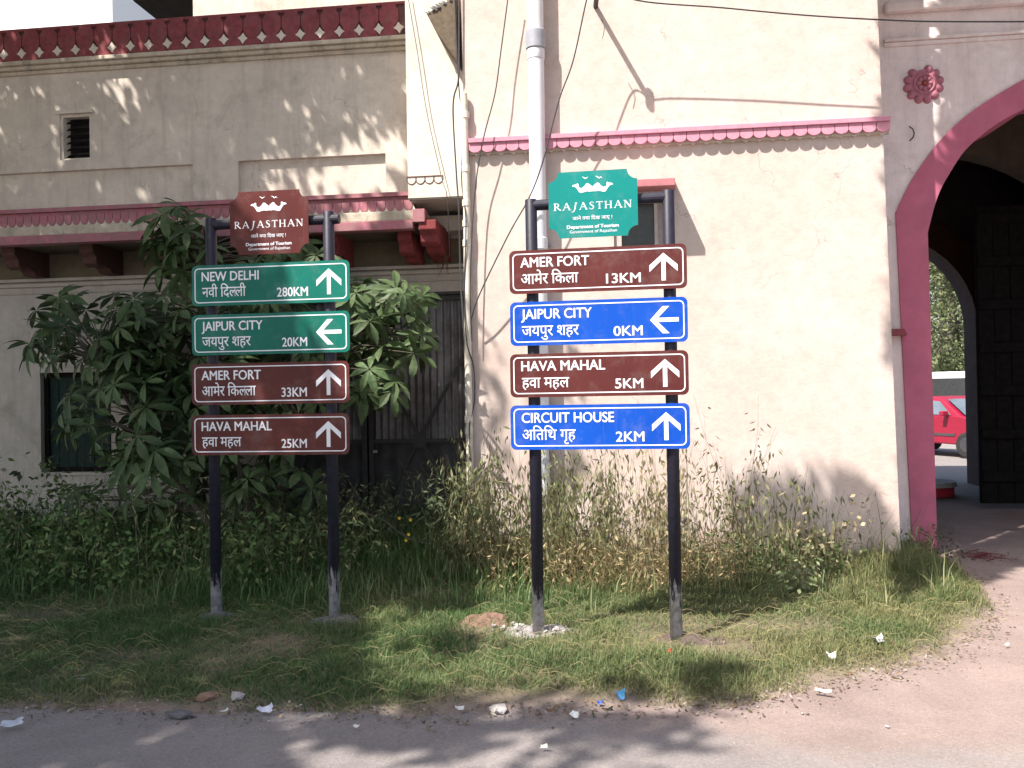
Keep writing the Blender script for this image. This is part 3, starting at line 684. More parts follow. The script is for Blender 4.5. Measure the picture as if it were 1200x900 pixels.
cable('cable', [at(538, -20, YB-.04), at(538, 60, YB-.04), at(537, 95, YB-.04), at(531, 125, YB+.05), at(535, 205, YB+.05), at(538, 250, YB+.05), at(540, 330, YB+.1), at(546, 420, YB-.03)], .008, 'black cable running down past the broken corbel to the narrow pipe')
cable('cable', [at(533, 0, YB-.045), at(538, 105, YB-.03), at(543, 140, YB-.06), at(541, 210, YB-.04), at(546, 260, YB-.10), at(544, 340, YB-.08), at(547, 400, YB-.10), at(555, 430, YB-.05), at(556, 470, YB-.03), at(550, 500, YB-.09), at(552, 540, YB-.09)], .006, 'thin black cable twisted round the narrow cream pipe')
cable('cable', [at(477, -10, YS-.05), at(489, 60, YS-.05), at(500, 130, YS-.05), at(518, 210, YS-.06), at(524, 232, YS-.05), at(527, 300, YG-.25)], .0045, 'thin grey wire hanging slack across the pale pilaster', 'wire_thin')
cable('cable', [at(597, -15, YB-.14), at(587, 60, YB-.13), at(580, 110, YB-.14), at(566, 165, YB-.15), at(556, 230, YB-.12), at(551, 330, YB-.12), at(553, 400, YB-.1)], .006, 'black wire sagging down the cream wall left of the drainpipe')
tip = at(701, -24, YB-.5)
cable('cable', [tip, at(690, -10, YB-.42), at(672, 70, YB-.36), at(655, 118, YB-.32), at(636, 190, YB-.3), at(620, 232, YB-.28), at(596, 275, YB-.25), at(562, 345, YB-.18), at(552, 375, YB-.12)], .0065, 'black wire crossing in front of the drainpipe from the wall bracket')
cable('cable', [tip, at(745, 0, YB-.41), at(845, 9, YB-.385), at(945, 18, YB-.37), at(1050, 24, YB-.36), at(1130, 25.5, YB-.35), at(1300, 25, YB-.35)], .0065, 'long black wire strung across the top toward the gateway')
cable('cable', [at(700, 14, YB-.3), at(708, 30, YB-.3), at(706, 45, YB-.3)], .004, 'short loose wire end dangling from the wall bracket', 'wire_thin')
brk = thing('wall_bracket', (at(697, 5, YB).x, YB, at(697, 5, YB).z), 'iron cable bracket sticking out of the cream wall at the top edge', 'bracket')
b0 = at(698, 8, YB)
MB().tube([b0, tip], .022, 8).build('arm', M['iron'], brk)
MB().tube([tip+Vector((0, 0, -.06)), tip+Vector((0, 0, .07))], .03, 8).build('insulator', M['pvc_grey'], brk)
# dry creeper root hanging under the pilaster
hr = []
cr = MB()
for k in range(9):
    p0 = at(524+random.uniform(-3, 3), 296+random.uniform(-4, 4), YG-.25); p1 = at(521+random.uniform(-10, 5), 318+random.uniform(-6, 10), YG-.25)
    cr.tube([p0, (p0+p1)/2+Vector((random.uniform(-.02, .02), 0, 0)), p1], [.006, .004, .001], 4)
tag(cr.build('dry_root', simple('dry_root_brown', (.10, .05, .035), .9), None), 'dark dry root tuft dangling below the pilaster near the narrow pipe', 'root')

# ------------------------------------------------------------------ direction signs
def text_mesh(s, bold=.0):
    """list of (verts, faces) in em units; '~' after a letter asks for its half form"""
    segs = s.split('~'); V = []; Fs = []; xo = 0.0
    for si, sg in enumerate(segs):
        c = bpy.data.curves.new('t', 'FONT'); c.body = sg; c.resolution_u = 4; c.align_x = 'LEFT'
        o = bpy.data.objects.new('t', c); col.objects.link(o)
        dg = bpy.context.evaluated_depsgraph_get(); me = bpy.data.meshes.new_from_object(o.evaluated_get(dg))
        bm = bmesh.new(); bm.from_mesh(me)
        if si < len(segs)-1:
            mx = max(v.co.x for v in bm.verts); cut = mx-(.155 if sg[-1] == 'ल' else .20)
            bmesh.ops.bisect_plane(bm, geom=bm.verts[:]+bm.edges[:]+bm.faces[:], plane_co=(cut, 0, 0), plane_no=(1, 0, 0), clear_outer=True)
        bmesh.ops.remove_doubles(bm, verts=bm.verts, dist=1e-6)
        bm.verts.ensure_lookup_table(); isl = {}; cur = 0
        for v in bm.verts:
            if v.index in isl: continue
            st = [v]; isl[v.index] = cur
            while st:
                q = st.pop()
                for e in q.link_edges:
                    r = e.other_vert(q)
                    if r.index not in isl: isl[r.index] = cur; st.append(r)
            cur += 1
        n = len(V)
        for v in bm.verts: V.append((v.co.x+xo, v.co.y, (isl[v.index] % 5)*6e-5+(4e-4 if si else 0)))
        for f in bm.faces: Fs.append([v.index+n for v in f.verts])
        if si < len(segs)-1: xo = cut+xo
        bm.free(); bpy.data.objects.remove(o); bpy.data.curves.remove(c); bpy.data.meshes.remove(me)
    return V, Fs
TC = {}
def put_text(parent, s, x0, x1, zb, h, yfront, bold=.02, ref=None, mat='letter'):
    """text s fitted between x0 and x1, baseline zb, height h of the cap / head line"""
    if (s, bold) not in TC: TC[(s, bold)] = text_mesh(s, bold)
    V, Fs = TC[(s, bold)]
    a = min(v[0] for v in V); b = max(v[0] for v in V)
    ref = ref or max(v[1] for v in V)
    sx = (x1-x0)/(b-a); sz = h/ref
    m = MB(); w_ = bold*sx
    for k_, (ox, oz) in enumerate(((0, 0), (1, 0), (-1, 0), (0, .7), (0, -.7)) if bold > 0 else ((0, 0),)):
        m.add([(x0+(v[0]-a)*sx+ox*w_, yfront-v[2]-k_*2.2e-4, zb+v[1]*sz+oz*w_) for v in V], Fs)
    return m.build('lettering', M[mat], parent, local=True, recalc=False)
def rrect(x0, x1, z0, z1, r, n=5):
    out = []
    for cx, cz, a0 in ((x1-r, z0+r, -90), (x1-r, z1-r, 0), (x0+r, z1-r, 90), (x0+r, z0+r, 180)):
        for i in range(n+1):
            a = R(a0+90*i/n); out.append((cx+r*math.cos(a), cz+r*math.sin(a)))
    return out
ARROW_UP = [(-.055, -.5), (.055, -.5), (.055, .24), (.345, -.04), (.5, -.04), (.5, .08), (0, .5), (-.5, .08), (-.5, -.04), (-.345, -.04), (-.055, .24)]
ARROW_UP = [(-.075, -.5), (.075, -.5), (.075, .22), (.49, -.18), (.49, .06), (0, .5), (-.49, .06), (-.49, -.18), (-.075, .22)]
def direction_board(root, xc, zc, W, H, rows, mat, arrow, tilt, label):
    e = MB().prism(rrect(xc-W/2, xc+W/2, zc-H/2, zc+H/2, .035), -.062, -.058)
    e.mi = 0; b = e.build('board', [M[mat]], root, local=True)
    b['label'] = label
    MB().prism(rrect(xc-W/2+.004, xc+W/2-.004, zc-H/2+.004, zc+H/2-.004, .033), -.0575, -.050).build('backing', M['back'], b, local=True)
    i = .020; t = .007; x0, x1, z0, z1 = xc-W/2+i, xc+W/2-i, zc-H/2+i, zc+H/2-i
    MB().prism(rrect(x0, x1, z0, z1, .030), -.0632, -.0622, [list(reversed(rrect(x0+t, x1-t, z0+t, z1-t, .025)))]).build('border', M['letter'], b, local=True)
    for (s, f0, f1, top, bot, bold, ref) in rows:
        put_text(b, s, xc-W/2+f0*W, xc-W/2+f1*W, zc+H/2-bot*H, (bot-top)*H, -.0634, bold, ref)
    ax = xc-W/2+.8715*W; az = zc; s = .158*W; m = MB()
    pts = ARROW_UP if arrow == 'up' else [(-y, x) for x, y in ARROW_UP]
    m.prism([(ax+x*s, az+y*s*.98) for x, y in pts], -.0634, -.0624).build('arrow', M['letter'], b, local=True)
    for bx_ in (-PW/2, PW/2):
        for bz in (-.35, .35):
            pass
    b.rotation_euler = (0, 0, 0)
    return b
def arc_(cx, cz, r, a0, a1, n=6): return [(cx+r*math.cos(R(a0+(a1-a0)*i/n)), cz+r*math.sin(R(a0+(a1-a0)*i/n))) for i in range(n+1)]
def ribbons(glyph, x, z, sx, sz):
    out = []
    for pts, ws in glyph:
        P = [Vector((x+a*sx, z+b*sz)) for a, b in pts]; L = []; Rr = []
        for i, p in enumerate(P):
            d = (P[min(i+1, len(P)-1)]-P[max(i-1, 0)]).normalized(); n = Vector((-d.y, d.x)); w_ = (ws[i] if isinstance(ws, (list, tuple)) else ws)*sx/2
            L.append(p+n*w_); Rr.append(p-n*w_)
        out.append([L, Rr])
    return out
def serif(x, z, w=.2): return ([(x-w/2, z), (x+w/2, z)], .05)
T, t = .13, .055
GL = {
 'R': ([([(.12, 0), (.12, 1)], T), ([(.1, .975), (.3, .975), (.45, .93), (.52, .8), (.5, .65), (.4, .55), (.2, .51)], [.05, .05, .07, .13, .13, .06, .05]), ([(.3, .52), (.5, .25), (.78, -.02)], [.12, .13, .1]), serif(.12, .02, .3), serif(.1, .98, .26)], .78),
 'A': ([([(.08, 0), (.42, 1)], t), ([(.42, 1.02), (.78, 0)], T), ([(.2, .36), (.62, .36)], t), serif(.07, .02, .22), serif(.79, .02, .26)], .88),
 'J': ([([(.4, 1), (.35, .6), (.27, .1), (.18, -.18), (.02, -.3), (-.1, -.28)], [T, T, .12, .1, .06, .05]), serif(.42, .98, .26)], .58),
 'S': ([([(.5, .8), (.47, .93), (.3, 1), (.13, .9), (.12, .72), (.28, .56), (.45, .42), (.5, .22), (.38, .04), (.2, 0), (.05, .08), (.03, .24)], [.04, .05, .06, .09, .12, .14, .14, .12, .08, .06, .05, .05])], .6),
 'T': ([([(.35, 0), (.35, 1)], T), ([(.0, .97), (.7, .97)], .06), ([(.01, 1.0), (.01, .84)], .05), ([(.69, 1.0), (.69, .84)], .05), serif(.35, .02, .28)], .72),
 'H': ([([(.12, 0), (.12, 1)], T), ([(.68, 0), (.68, 1)], T), ([(.12, .5), (.68, .5)], t), serif(.12, .02, .27), serif(.12, .98, .27), serif(.68, .02, .27), serif(.68, .98, .27)], .84),
 'N': ([([(.12, 0), (.12, 1)], t), ([(.12, 1), (.72, 0)], T), ([(.72, 0), (.72, 1)], t), serif(.12, .02, .22), serif(.07, .98, .26), serif(.72, .98, .24)], .86)}
CAMEL = [(-.5, .28), (-.45, .40), (-.40, .40), (-.37, .53), (-.34, .42), (-.345, .22), (-.32, .05), (-.26, .0), (-.19, .22), (-.165, .40), (-.125, .50), (-.085, .40), (-.03, .22), (0, .08)]
CAMELB = [(0, -.38), (-.08, -.40), (-.13, -.36), (-.20, -.42), (-.27, -.5), (-.32, -.45), (-.35, -.25), (-.39, .02), (-.43, .16), (-.49, .2)]
def logo_board(root, xc, zc, W, H, mat, label):
    r = .062
    o_ = arc_(xc-W/2, zc-H/2, r, 90, 0)+arc_(xc+W/2, zc-H/2, r, 180, 90)+arc_(xc+W/2, zc+H/2, r, 270, 180)+arc_(xc-W/2, zc+H/2, r, 0, -90)
    b = MB().prism(o_, -.062, -.056).build('logo_board', M[mat], root, local=True); b['label'] = label
    X = lambda f: xc-W/2+f*W; Z = lambda f: zc+H/2-f*H
    # camels
    m = MB(); cw = .46*W; ch = .145*H; cz = Z(.255)
    left = CAMEL+CAMELB
    m.prism([(xc+a*cw, cz+b_*ch) for a, b_ in left], -.0634, -.0626); m.prism([(xc+.0004-a*cw, cz+b_*ch) for a, b_ in left], -.0633, -.0625)
    m.build('camel_emblem', M['letter'], b, local=True)
    m = MB()
    for bx_, s_ in ((.42, .8), (.575, .9)):
        c = [(-.05, .014), (-.02, .010), (0, -.006), (.022, .004), (.05, .012 if bx_ < .5 else -.02), (.024, -.008), (.0, -.022), (-.024, -.002)]
        m.prism([(X(bx_)+a*W*s_, Z(.10)+b_*W*s_) for a, b_ in c], -.0634, -.0626)
    m.build('bird_emblem', M['letter'], b, local=True)
    # RAJASTHAN in wide roman capitals
    word = 'RAJASTHAN'; gap = .2; tot = sum(GL[c][1] for c in word)+gap*(len(word)-1); x0, x1 = X(.06), X(.935); sx = (x1-x0)/tot; sz = .108*H; x = x0; m = MB(); k = 0
    for c in word:
        for L, Rr in ribbons(GL[c][0], x, Z(.578), sx, sz):
            n = len(L); y = -.0628-(k % 6)*6e-5; k += 1
            m.add([(p.x, y, p.y) for p in L]+[(p.x, y, p.y) for p in Rr], [(i, i+1, n+i+1, n+i) for i in range(n-1)])
        x += (GL[c][1]+gap)*sx
    m.build('lettering', M['letter'], b, local=True, recalc=False)
    put_text(b, 'जाने क~या िदख जाए !', X(.27), X(.715), Z(.735), .068*H, -.0634, .008)
    put_text(b, 'Department of Tourism', X(.205), X(.785), Z(.862), .050*H, -.0634, .03)
    put_text(b, 'Government of Rajasthan', X(.235), X(.765), Z(.932), .044*H, -.0634, .0)
    return b
def sign(base_l, base_r, label, logo, boards, ztop, zbar, name='direction_sign', left_h=0, bases=None):
    global PW
    mid = (base_l+base_r)/2; d = base_r-base_l; ang = math.atan2(d.y, d.x); PW = d.length
    root = thing(name, (mid.x, mid.y, 0), label, 'direction sign', None, ang)
    for s, zt in ((-1, ztop[0]), (1, ztop[1])):
        x = s*PW/2
        p = MB().tube([(x, 0, -.1), (x, 0, zt-.004), (x, 0, zt)], [.038, .038, .034], 20); pp = p.build('post', M['steel'], root, local=True, smooth=False)
        for f in pp.data.polygons: f.use_smooth = len(f.vertices) == 4
    ext = .075 if logo[4] == 's_brown' else .02
    MB().tube([(-PW/2-.0, 0, zbar[0]), (PW/2+ext, 0, zbar[1])], .034, 16).build('crossbar', M['steel'], root, local=True)
    MB().tube([(PW/2+ext+.0002, 0, zbar[1]), (PW/2+ext+.0006, 0, zbar[1])], .024, 16).build('crossbar_bore', M['wire'], root, local=True)
    # locate a photo pixel in the sign plane
    n = Vector((-d.y, d.x, 0)).normalized(); o0 = mid - n*.06; ux = d.normalized()
    def loc(px, py):
        r = ray(px, py); t_ = (o0-CAM).dot(n)/r.dot(n); q = CAM+r*t_; return (q-o0).dot(ux), q.z
    for (x0, y0, x1, y1, rows, mat, arrow, lab) in boards:       # left-top and right-bottom... corner pixels
        a = loc(x0, y0[0]); b = loc(x0, y0[1]); c = loc(x1, y1[0]); e = loc(x1, y1[1])
        W = (c[0]+e[0]-a[0]-b[0])/2; H = (a[1]-b[1]+c[1]-e[1])/2
        direction_board(root, (a[0]+b[0]+c[0]+e[0])/4, (a[1]+b[1]+c[1]+e[1])/4, W, H, rows, mat, arrow, 0, lab)
    x0, x1, yt, yb, mat, lab = logo
    a = loc(x0, (yt[0]+yb[0])/2); c = loc(x1, (yt[1]+yb[1])/2); zt = loc((x0+x1)/2, (yt[0]+yt[1])/2)[1]; zb_ = loc((x0+x1)/2, (yb[0]+yb[1])/2)[1]
    logo_board(root, (a[0]+c[0])/2, (zt+zb_)/2, c[0]-a[0], zt-zb_, mat, lab)
    return root
def rows(lat, f1, hin, g1, km, k0, k1, hdesc=None):
    return [(lat, .066, f1, .170, .392, .021, None), (hin, .068, g1, .555, .780, .011, .622), (km, k0, k1, .612, .828, .018, None)]
def ground_at_depth(px, depth):   # ground point seen at column px, at the given distance along the view
    f_ = CR @ Vector((0, 0, -1)); f_.z = 0; f_.normalize(); r_ = Vector((f_.y, -f_.x, 0)); 
    p = CAM + f_*depth + r_*((px-600)/F*depth); p.z = 0; return p
A0, A1 = ground_at_depth(250, 6.14), ground_at_depth(388, 6.02)
B0, B1 = ground_at_depth(626, 5.56), ground_at_depth(787, 5.42)
def zpix(px, py, P):      # height of pixel row above a ground point
    q = P.copy(); lo, hi = -1, 6
    for _ in range(40):
        m_ = (lo+hi)/2; q.z = m_
        if topx(q)[1] > py: lo = m_
        else: hi = m_
    return lo
signA = sign(A0, A1, 'left-hand shaded direction sign with maroon emblem plate above two green and two maroon boards', (269.6, 361.4, (225, 222), (298.5, 297), 's_brown', 'maroon emblem plate with camels and notched corners'),
  [(225, (310.5, 358), 409.8, (305.5, 354.5), rows('NEW DELHI', .431, 'नवी िदल~ली', .348, '280KM', .547, .74), 's_green', 'up', 'green NEW DELHI board, topmost'),
   (225, (369, 417), 409.8, (364.5, 412.5), rows('JAIPUR CITY', .455, 'जयपुर शहर', .38, '20KM', .579, .735), 's_green', 'left', 'green JAIPUR CITY board with left arrow'),
   (225, (427, 475), 409.3, (422.5, 472), rows('AMER FORT', .445, 'आमेर िकल~ला', .413, '33KM', .577, .735), 's_brown', 'up', 'maroon AMER FORT board'),
   (225, (487, 533.5), 409.3, (484, 532.5), rows('HAVA MAHAL', .515, 'हवा महल', .32, '25KM', .577, .735), 's_brown', 'up', 'maroon HAVA MAHAL board, lowest')],
  (zpix(248, 256, A0), zpix(391, 248, A1)), (zpix(248, 264, A0), zpix(391, 257, A1)))
signB = sign(B0, B1, 'right-hand sunlit direction sign with teal emblem plate above alternating maroon and blue boards', (643, 747.3, (201.5, 198.5), (279, 276.5), 's_teal', 'teal emblem plate with camels and notched corners'),
  [(597, (294.5, 345.5), 805, (285, 337), rows('AMER FORT', .457, 'आमेर िकला', .395, '13KM', .553, .744), 's_brown', 'up', 'maroon AMER FORT board, topmost'),
   (598, (355, 406), 806, (347, 400), rows('JAIPUR CITY', .468, 'जयपुर शहर', .394, '0KM', .59, .75), 's_blue', 'left', 'blue JAIPUR CITY board with left arrow'),
   (598, (415.5, 466), 807, (410, 462.5), rows('HAVA MAHAL', .54, 'हवा महल', .337, '5KM', .596, .75), 's_brown', 'up', 'maroon HAVA MAHAL board with 5KM'),
   (598.5, (475.5, 528), 808.5, (472, 525), rows('CIRCUIT HOUSE', .585, 'अितिथ गृह', .37, '2KM', .595, .75), 's_blue', 'up', 'blue CIRCUIT HOUSE board, lowest')],
  (zpix(620, 234, B0), zpix(782, 223, B1)), (zpix(620, 241, B0), zpix(782, 231, B1)))

# footings, rubble, soil heaps
def heap(name, c, rx, ry, h, mat, label, cat, seed=0, rough=.4, lift=0):
    m = MB(); n = 22; rings = 6; vs = [(c.x, c.y, h+.01)]; fs = []
    for j in range(1, rings+1):
        t_ = j/rings
        for i in range(n):
            a = 2*math.pi*i/n; k = 1+.25*noise.noise(Vector((math.cos(a)*1.5+seed, math.sin(a)*1.5, seed)))
            x, y = c.x+rx*t_*k*math.cos(a), c.y+ry*t_*k*math.sin(a)
            z = gz(x, y)-.015+lift+h*(1-t_**1.6)+h*rough*noise.noise(Vector((x*14+seed, y*14, 0)))*(1-t_*.5)
            vs.append((x, y, z))
    vs[0] = (c.x, c.y, gz(c.x, c.y)+h)
    for i in range(n): fs.append((0, 1+i, 1+(i+1) % n))
    for j in range(rings-1):
        for i in range(n): fs.append((1+j*n+i, 1+(j+1)*n+i, 1+(j+1)*n+(i+1) % n, 1+j*n+(i+1) % n))
    o = m.add(vs, fs).build(name, mat, None, smooth=False); return tag(o, label, cat)
heap('concrete_footing', A0, .17, .13, .05, M['concrete'], 'grey concrete lump round the left post of the left-hand sign', 'footing', 1)
heap('concrete_footing', A1, .24, .15, .06, M['concrete'], 'grey concrete lump round the right post of the left-hand sign', 'footing', 2)
heap('concrete_footing', B1+Vector((.02, 0, 0)), .20, .13, .05, M['soil_dark'], 'dark earthy footing round the right post of the right-hand sign', 'footing', 3, 1.0)
heap('soil_heap', gd(820, 757), .22, .10, .05, M['soil_dark'], 'loose clods of dark soil right of the right-hand sign', 'soil heap', 9, 1.2)
heap('soil_heap', gd(566, 744)+Vector((0, .15, 0)), .26, .14, .06, M['soil_red'], 'low heap of reddish soil left of the right-hand sign', 'soil heap', 4, .7)
rub = heap('rubble_heap', B0+Vector((-.02, .08, 0)), .28, .16, .05, M['rubble_soil'], 'grey rubble heap with pale stones round the left post of the right-hand sign', 'rubble heap', 5, .9)
def stone_mesh(seed, s=1):
    r = random.Random(seed); bm = bmesh.new(); bmesh.ops.create_icosphere(bm, subdivisions=1, radius=1)
    for v in bm.verts: v.co *= r.uniform(.7, 1.15)
    for v in bm.verts: v.co.z *= .6
    m = MB(); m.add([tuple(v.co) for v in bm.verts], [tuple(v.index for v in f.verts) for f in bm.faces]); bm.free(); return m
st = [stone_mesh(i).build('stone', M['rock'], rub, local=True) for i in range(3)]
for i in range(30):
    q = st[i] if i < 3 else piece(st[i % 3], rub, (0, 0, 0))
    a = random.uniform(0, 6.28); r_ = random.uniform(.06, .27); x, y = B0.x-.05+r_*math.cos(a)*1.1, B0.y+.06+r_*math.sin(a)*.6
    s = random.uniform(.009, .024); q.scale = (s, s, s); q.location = (x, y, gz(x, y)+.035*(1-r_/.3)+s*.3); q.rotation_euler = (random.random(), random.random(), random.random()*6)

# ------------------------------------------------------------------ leaves and plants
def leaflet(m, o, d, up, L, W, droop=.3, n=4, fold=.25):
    """obovate pointed leaflet from o along d"""
    d = d.normalized(); s = d.cross(up).normalized(); u = s.cross(d)
    wp = [.12, .55, .95, .8, 0] if n == 4 else [.2, 1, 0]
    vs = []; fs = []
    for i in range(n+1):
        t_ = i/n; c = o + d*(L*t_) - Vector((0, 0, 1))*(droop*L*t_*t_); w_ = W/2*wp[i]
        vs += [c-s*w_+u*fold*w_, c, c+s*w_+u*fold*w_]
    for i in range(n):
        a = i*3; fs += [(a, a+1, a+4, a+3), (a+1, a+2, a+5, a+4)]
    m.add(vs, fs)
def whorl_mesh(seed, n=7, L=.19, W=.065):
    r = random.Random(seed); m = MB()
    for k in range(n):
        a = 2*math.pi*k/n+r.uniform(-.15, .15); d = Vector((math.cos(a), math.sin(a), r.uniform(-.35, .15)))
        o = Vector((math.cos(a)*.012, math.sin(a)*.012, 0))
        leaflet(m, o, d, Vector((0, 0, 1)), L*r.uniform(.8, 1.1), W*r.uniform(.85, 1.1), r.uniform(.2, .6))
    return m
M['palm'] = leafmat('palmate_leaf', (.050, .092, .034), (.115, .165, .070), .25, .55, scale=5)
M['bark'] = simple('branch_bark', (.10, .085, .065), .9, var=.3)
pl_root = gd(300, 690); pl_root = Vector((at(300, 600, 7.7).x, 7.7, 0))
shrub = thing('umbrella_leaf_shrub', pl_root, 'large leafy shrub with drooping star-shaped leaf whorls behind the left-hand sign', 'shrub')
blobs = [(110, 385, 85, 45, 46), (208, 295, 38, 55, 40), (190, 400, 70, 60, 75), (150, 480, 85, 60, 66), (200, 560, 60, 45, 30), (105, 590, 50, 40, 8),
         (300, 420, 90, 90, 90), (320, 300, 70, 25, 16), (450, 375, 55, 50, 56), (430, 430, 45, 40, 34), (300, 560, 70, 70, 34), (60, 400, 28, 22, 8), (225, 460, 50, 90, 26)]
wm = [whorl_mesh(i, n_, L_, W_) for i, (n_, L_, W_) in enumerate(((7, .215, .078), (6, .19, .074), (8, .23, .078), (5, .16, .064)))]
wob = []; cnt = 0; clumps = []
for (cx, cy, rx, ry, n_) in blobs:
    ctr = at(cx, cy, 7.9); hubs = []
    for k in range(n_):
        while True:
            a, b = random.uniform(-1, 1), random.uniform(-1, 1)
            if a*a+b*b < 1: break
        Yq = random.uniform(7.25, 8.55)
        p = at(cx+a*rx, cy+b*ry, Yq); clumps.append((p, ctr))
random.shuffle(clumps)
for i, (p, c) in enumerate(clumps):
    if i < len(wm): q = wm[i].build('leaf', M['palm'], shrub, local=True, recalc=False)
    elif i < 296: q = piece(wob[i % 4], shrub, (0, 0, 0))
    else: q = None
    out = (p-Vector((pl_root.x, 7.9, 1.9)))
    tiltv = Vector((out.x*.35+random.uniform(-.5, .5), -0.75+random.uniform(-.5, .35), .75)).normalized()
    rot = tiltv.to_track_quat('Z', 'Y').to_euler(); s = random.uniform(.75, 1.2)
    if q:
        if i < len(wm): wob.append(q)
        q.location = p-pl_root; q.rotation_euler = rot; q.rotation_euler.rotate_axis('Z', random.random()*6); q.scale = (s, s, s)
rest = MB()
for (p, c) in clumps[296:]:
    Vv = wm[random.randrange(4)]; Rm = Euler((random.uniform(-.6, .6)+.6, random.uniform(-.5, .5), random.random()*6)).to_matrix(); s = random.uniform(.75, 1.15)
    rest.add([p+Rm@Vector(v)*s for v in Vv.v], Vv.f)
rest.build('foliage', M['palm'], shrub, recalc=False)['kind'] = 'stuff'
br = MB(); 
trunks = [[(.0, 0, 0), (-.12, .05, .7), (-.35, .05, 1.4), (-.5, 0, 2.2), (-.48, -.05, 2.9)], [(.1, .05, 0), (.2, .05, .8), (.55, .0, 1.5), (.95, -.05, 2.2)], [(-.1, 0, 0), (-.5, -.05, .5), (-.95, -.1, 1.2), (-1.4, -.1, 1.9)]]
tips = []
for tr in trunks:
    P = smoothline([pl_root+Vector(q) for q in tr], 4); n_ = len(P)
    MB().tube(P, [.04*(1-.7*i/n_) for i in range(n_)], 8).build('branch', M['bark'], shrub, smooth=True); tips += P[4:]
tw = MB()
for (p, c) in clumps:
    q = min(tips, key=lambda t_: (t_-p).length+(.6 if t_.z > p.z else 0)); mid = (p+q)/2+Vector((0, 0, .06))
    tw.tube([q, mid, p], [.007, .005, .003], 4, False)
tw.build('twigs', M['bark'], shrub, recalc=False)['kind'] = 'stuff'

# numpy leaf clouds for thickets: hanging narrow leaves on stalks
def quads_from(P, D, S, L, W):
    """rhombic folded leaves: base P, direction D, side S"""
    n = len(P); a = P; b = P+D*(L*.45)[:, None]+S*(W/2)[:, None]; c = P+D*L[:, None]; e = P+D*(L*.45)[:, None]-S*(W/2)[:, None]
    V = np.stack([a, b, c, e], 1).reshape(-1, 3); Fc = np.arange(n*4).reshape(n, 4); return V, Fc
def unit(v): return v/np.maximum(np.linalg.norm(v, axis=1, keepdims=True), 1e-9)
M['tint'] = leafmat('tinted_blades', None, None, .3, .55, tint=True)
def weeds(name, stems, label, leafL=(.04, .08), leafW=.014, per=12, hang=.8, c_leaf=None, c_stem=(.14, .12, .07), stemr=.003, head=.0, kind='stuff', cat='weeds', curly=.15):
    """stems: list of (x, y, height, lean_x, lean_y, dryness)"""
    SV = []; SF = []; SC = []; LV = []; LC = []
    for (x, y, h, lx, ly, dry) in stems:
        z0 = gz(x, y)-.01; n_ = 5; r = rng
        base = len(SV)
        pts = []
        wob = r.normal(0, curly*.1, (n_+1, 2))
        for i in range(n_+1):
            t_ = i/n_; pts.append((x+lx*h*t_**1.5+wob[i, 0]*h*t_, y+ly*h*t_**1.5+wob[i, 1]*h*t_, z0+h*t_*(1-.15*(lx*lx+ly*ly))))
        cs = np.array(c_stem)*(1+.8*dry)*r.uniform(.7, 1.2)
        for i, p in enumerate(pts):
            rr = stemr*(1-.7*i/n_)
            for k in range(3):
                a = 2.094*k; SV.append((p[0]+rr*math.cos(a), p[1]+rr*math.sin(a), p[2])); SC.append(cs)
        for i in range(n_):
            for k in range(3):
                SF.append((base+i*3+k, base+i*3+(k+1) % 3, base+i*3+3+(k+1) % 3, base+i*3+3+k))
        m_ = int(per*h/1.0*r.uniform(.7, 1.2))+2
        tt_ = r.uniform(.15, .92, m_)
        P_ = np.array(pts); ii = np.minimum((tt_*n_).astype(int), n_-1); fr = (tt_*n_-ii)[:, None]
        pp = P_[ii]*(1-fr)+P_[ii+1]*fr
        az = r.uniform(0, 6.283, m_); out = np.stack([np.cos(az), np.sin(az), np.zeros(m_)], 1)
        pet = pp+out*r.uniform(.01, .10, m_)[:, None]*np.array([1, 1, 1])+np.array([0, 0, .02])
        D = unit(out*r.uniform(.2, 1.1, m_)[:, None]+np.array([0, 0, -1])*(hang*r.uniform(.2, 1.8, m_))[:, None]+r.normal(0, .2, (m_, 3)))
        S = unit(np.cross(D, r.normal(0, 1, (m_, 3)))); L = r.uniform(*leafL, m_); W = leafW*r.uniform(.6, 1.6, m_)
        V, _ = quads_from(pet, D, S, L, W); LV.append(V)
        g = np.array(c_leaf[0]); dcol = np.array(c_leaf[1]); u_ = np.clip(dry+r.normal(0, .25, m_), 0, 1)[:, None]
        C = (g*(1-u_)+dcol*u_)*r.uniform(.65, 1.35, (m_, 1)); LC.append(np.repeat(C, 4, 0))
    SVn = np.array(SV); LVn = np.concatenate(LV); V = np.concatenate([SVn, LVn]); nS = len(SVn)
    Fc = np.concatenate([np.array(SF), np.arange(len(LVn)).reshape(-1, 4)+nS]); C = np.concatenate([np.array(SC), np.concatenate(LC)])
    o = fastmesh(name, V, Fc, M['tint'], colr=C)
    if kind == 'stuff': o['kind'] = 'stuff'
    return tag(o, label, cat)
U = random.uniform
def prof_h(px):      # silhouette height of the dry weeds on the corner block
    P = [(530, .85), (560, 1.15), (600, 1.15), (640, 1.1), (700, 1.2), (740, 1.15), (790, 1.1), (850, 1.12), (885, 1.0), (940, .75), (985, .55), (1010, .2), (1045, .12)]
    for (a, b), (c, d) in zip(P, P[1:]):
        if a <= px <= c: return b+(d-b)*(px-a)/(c-a)
    return .3
st_ = []
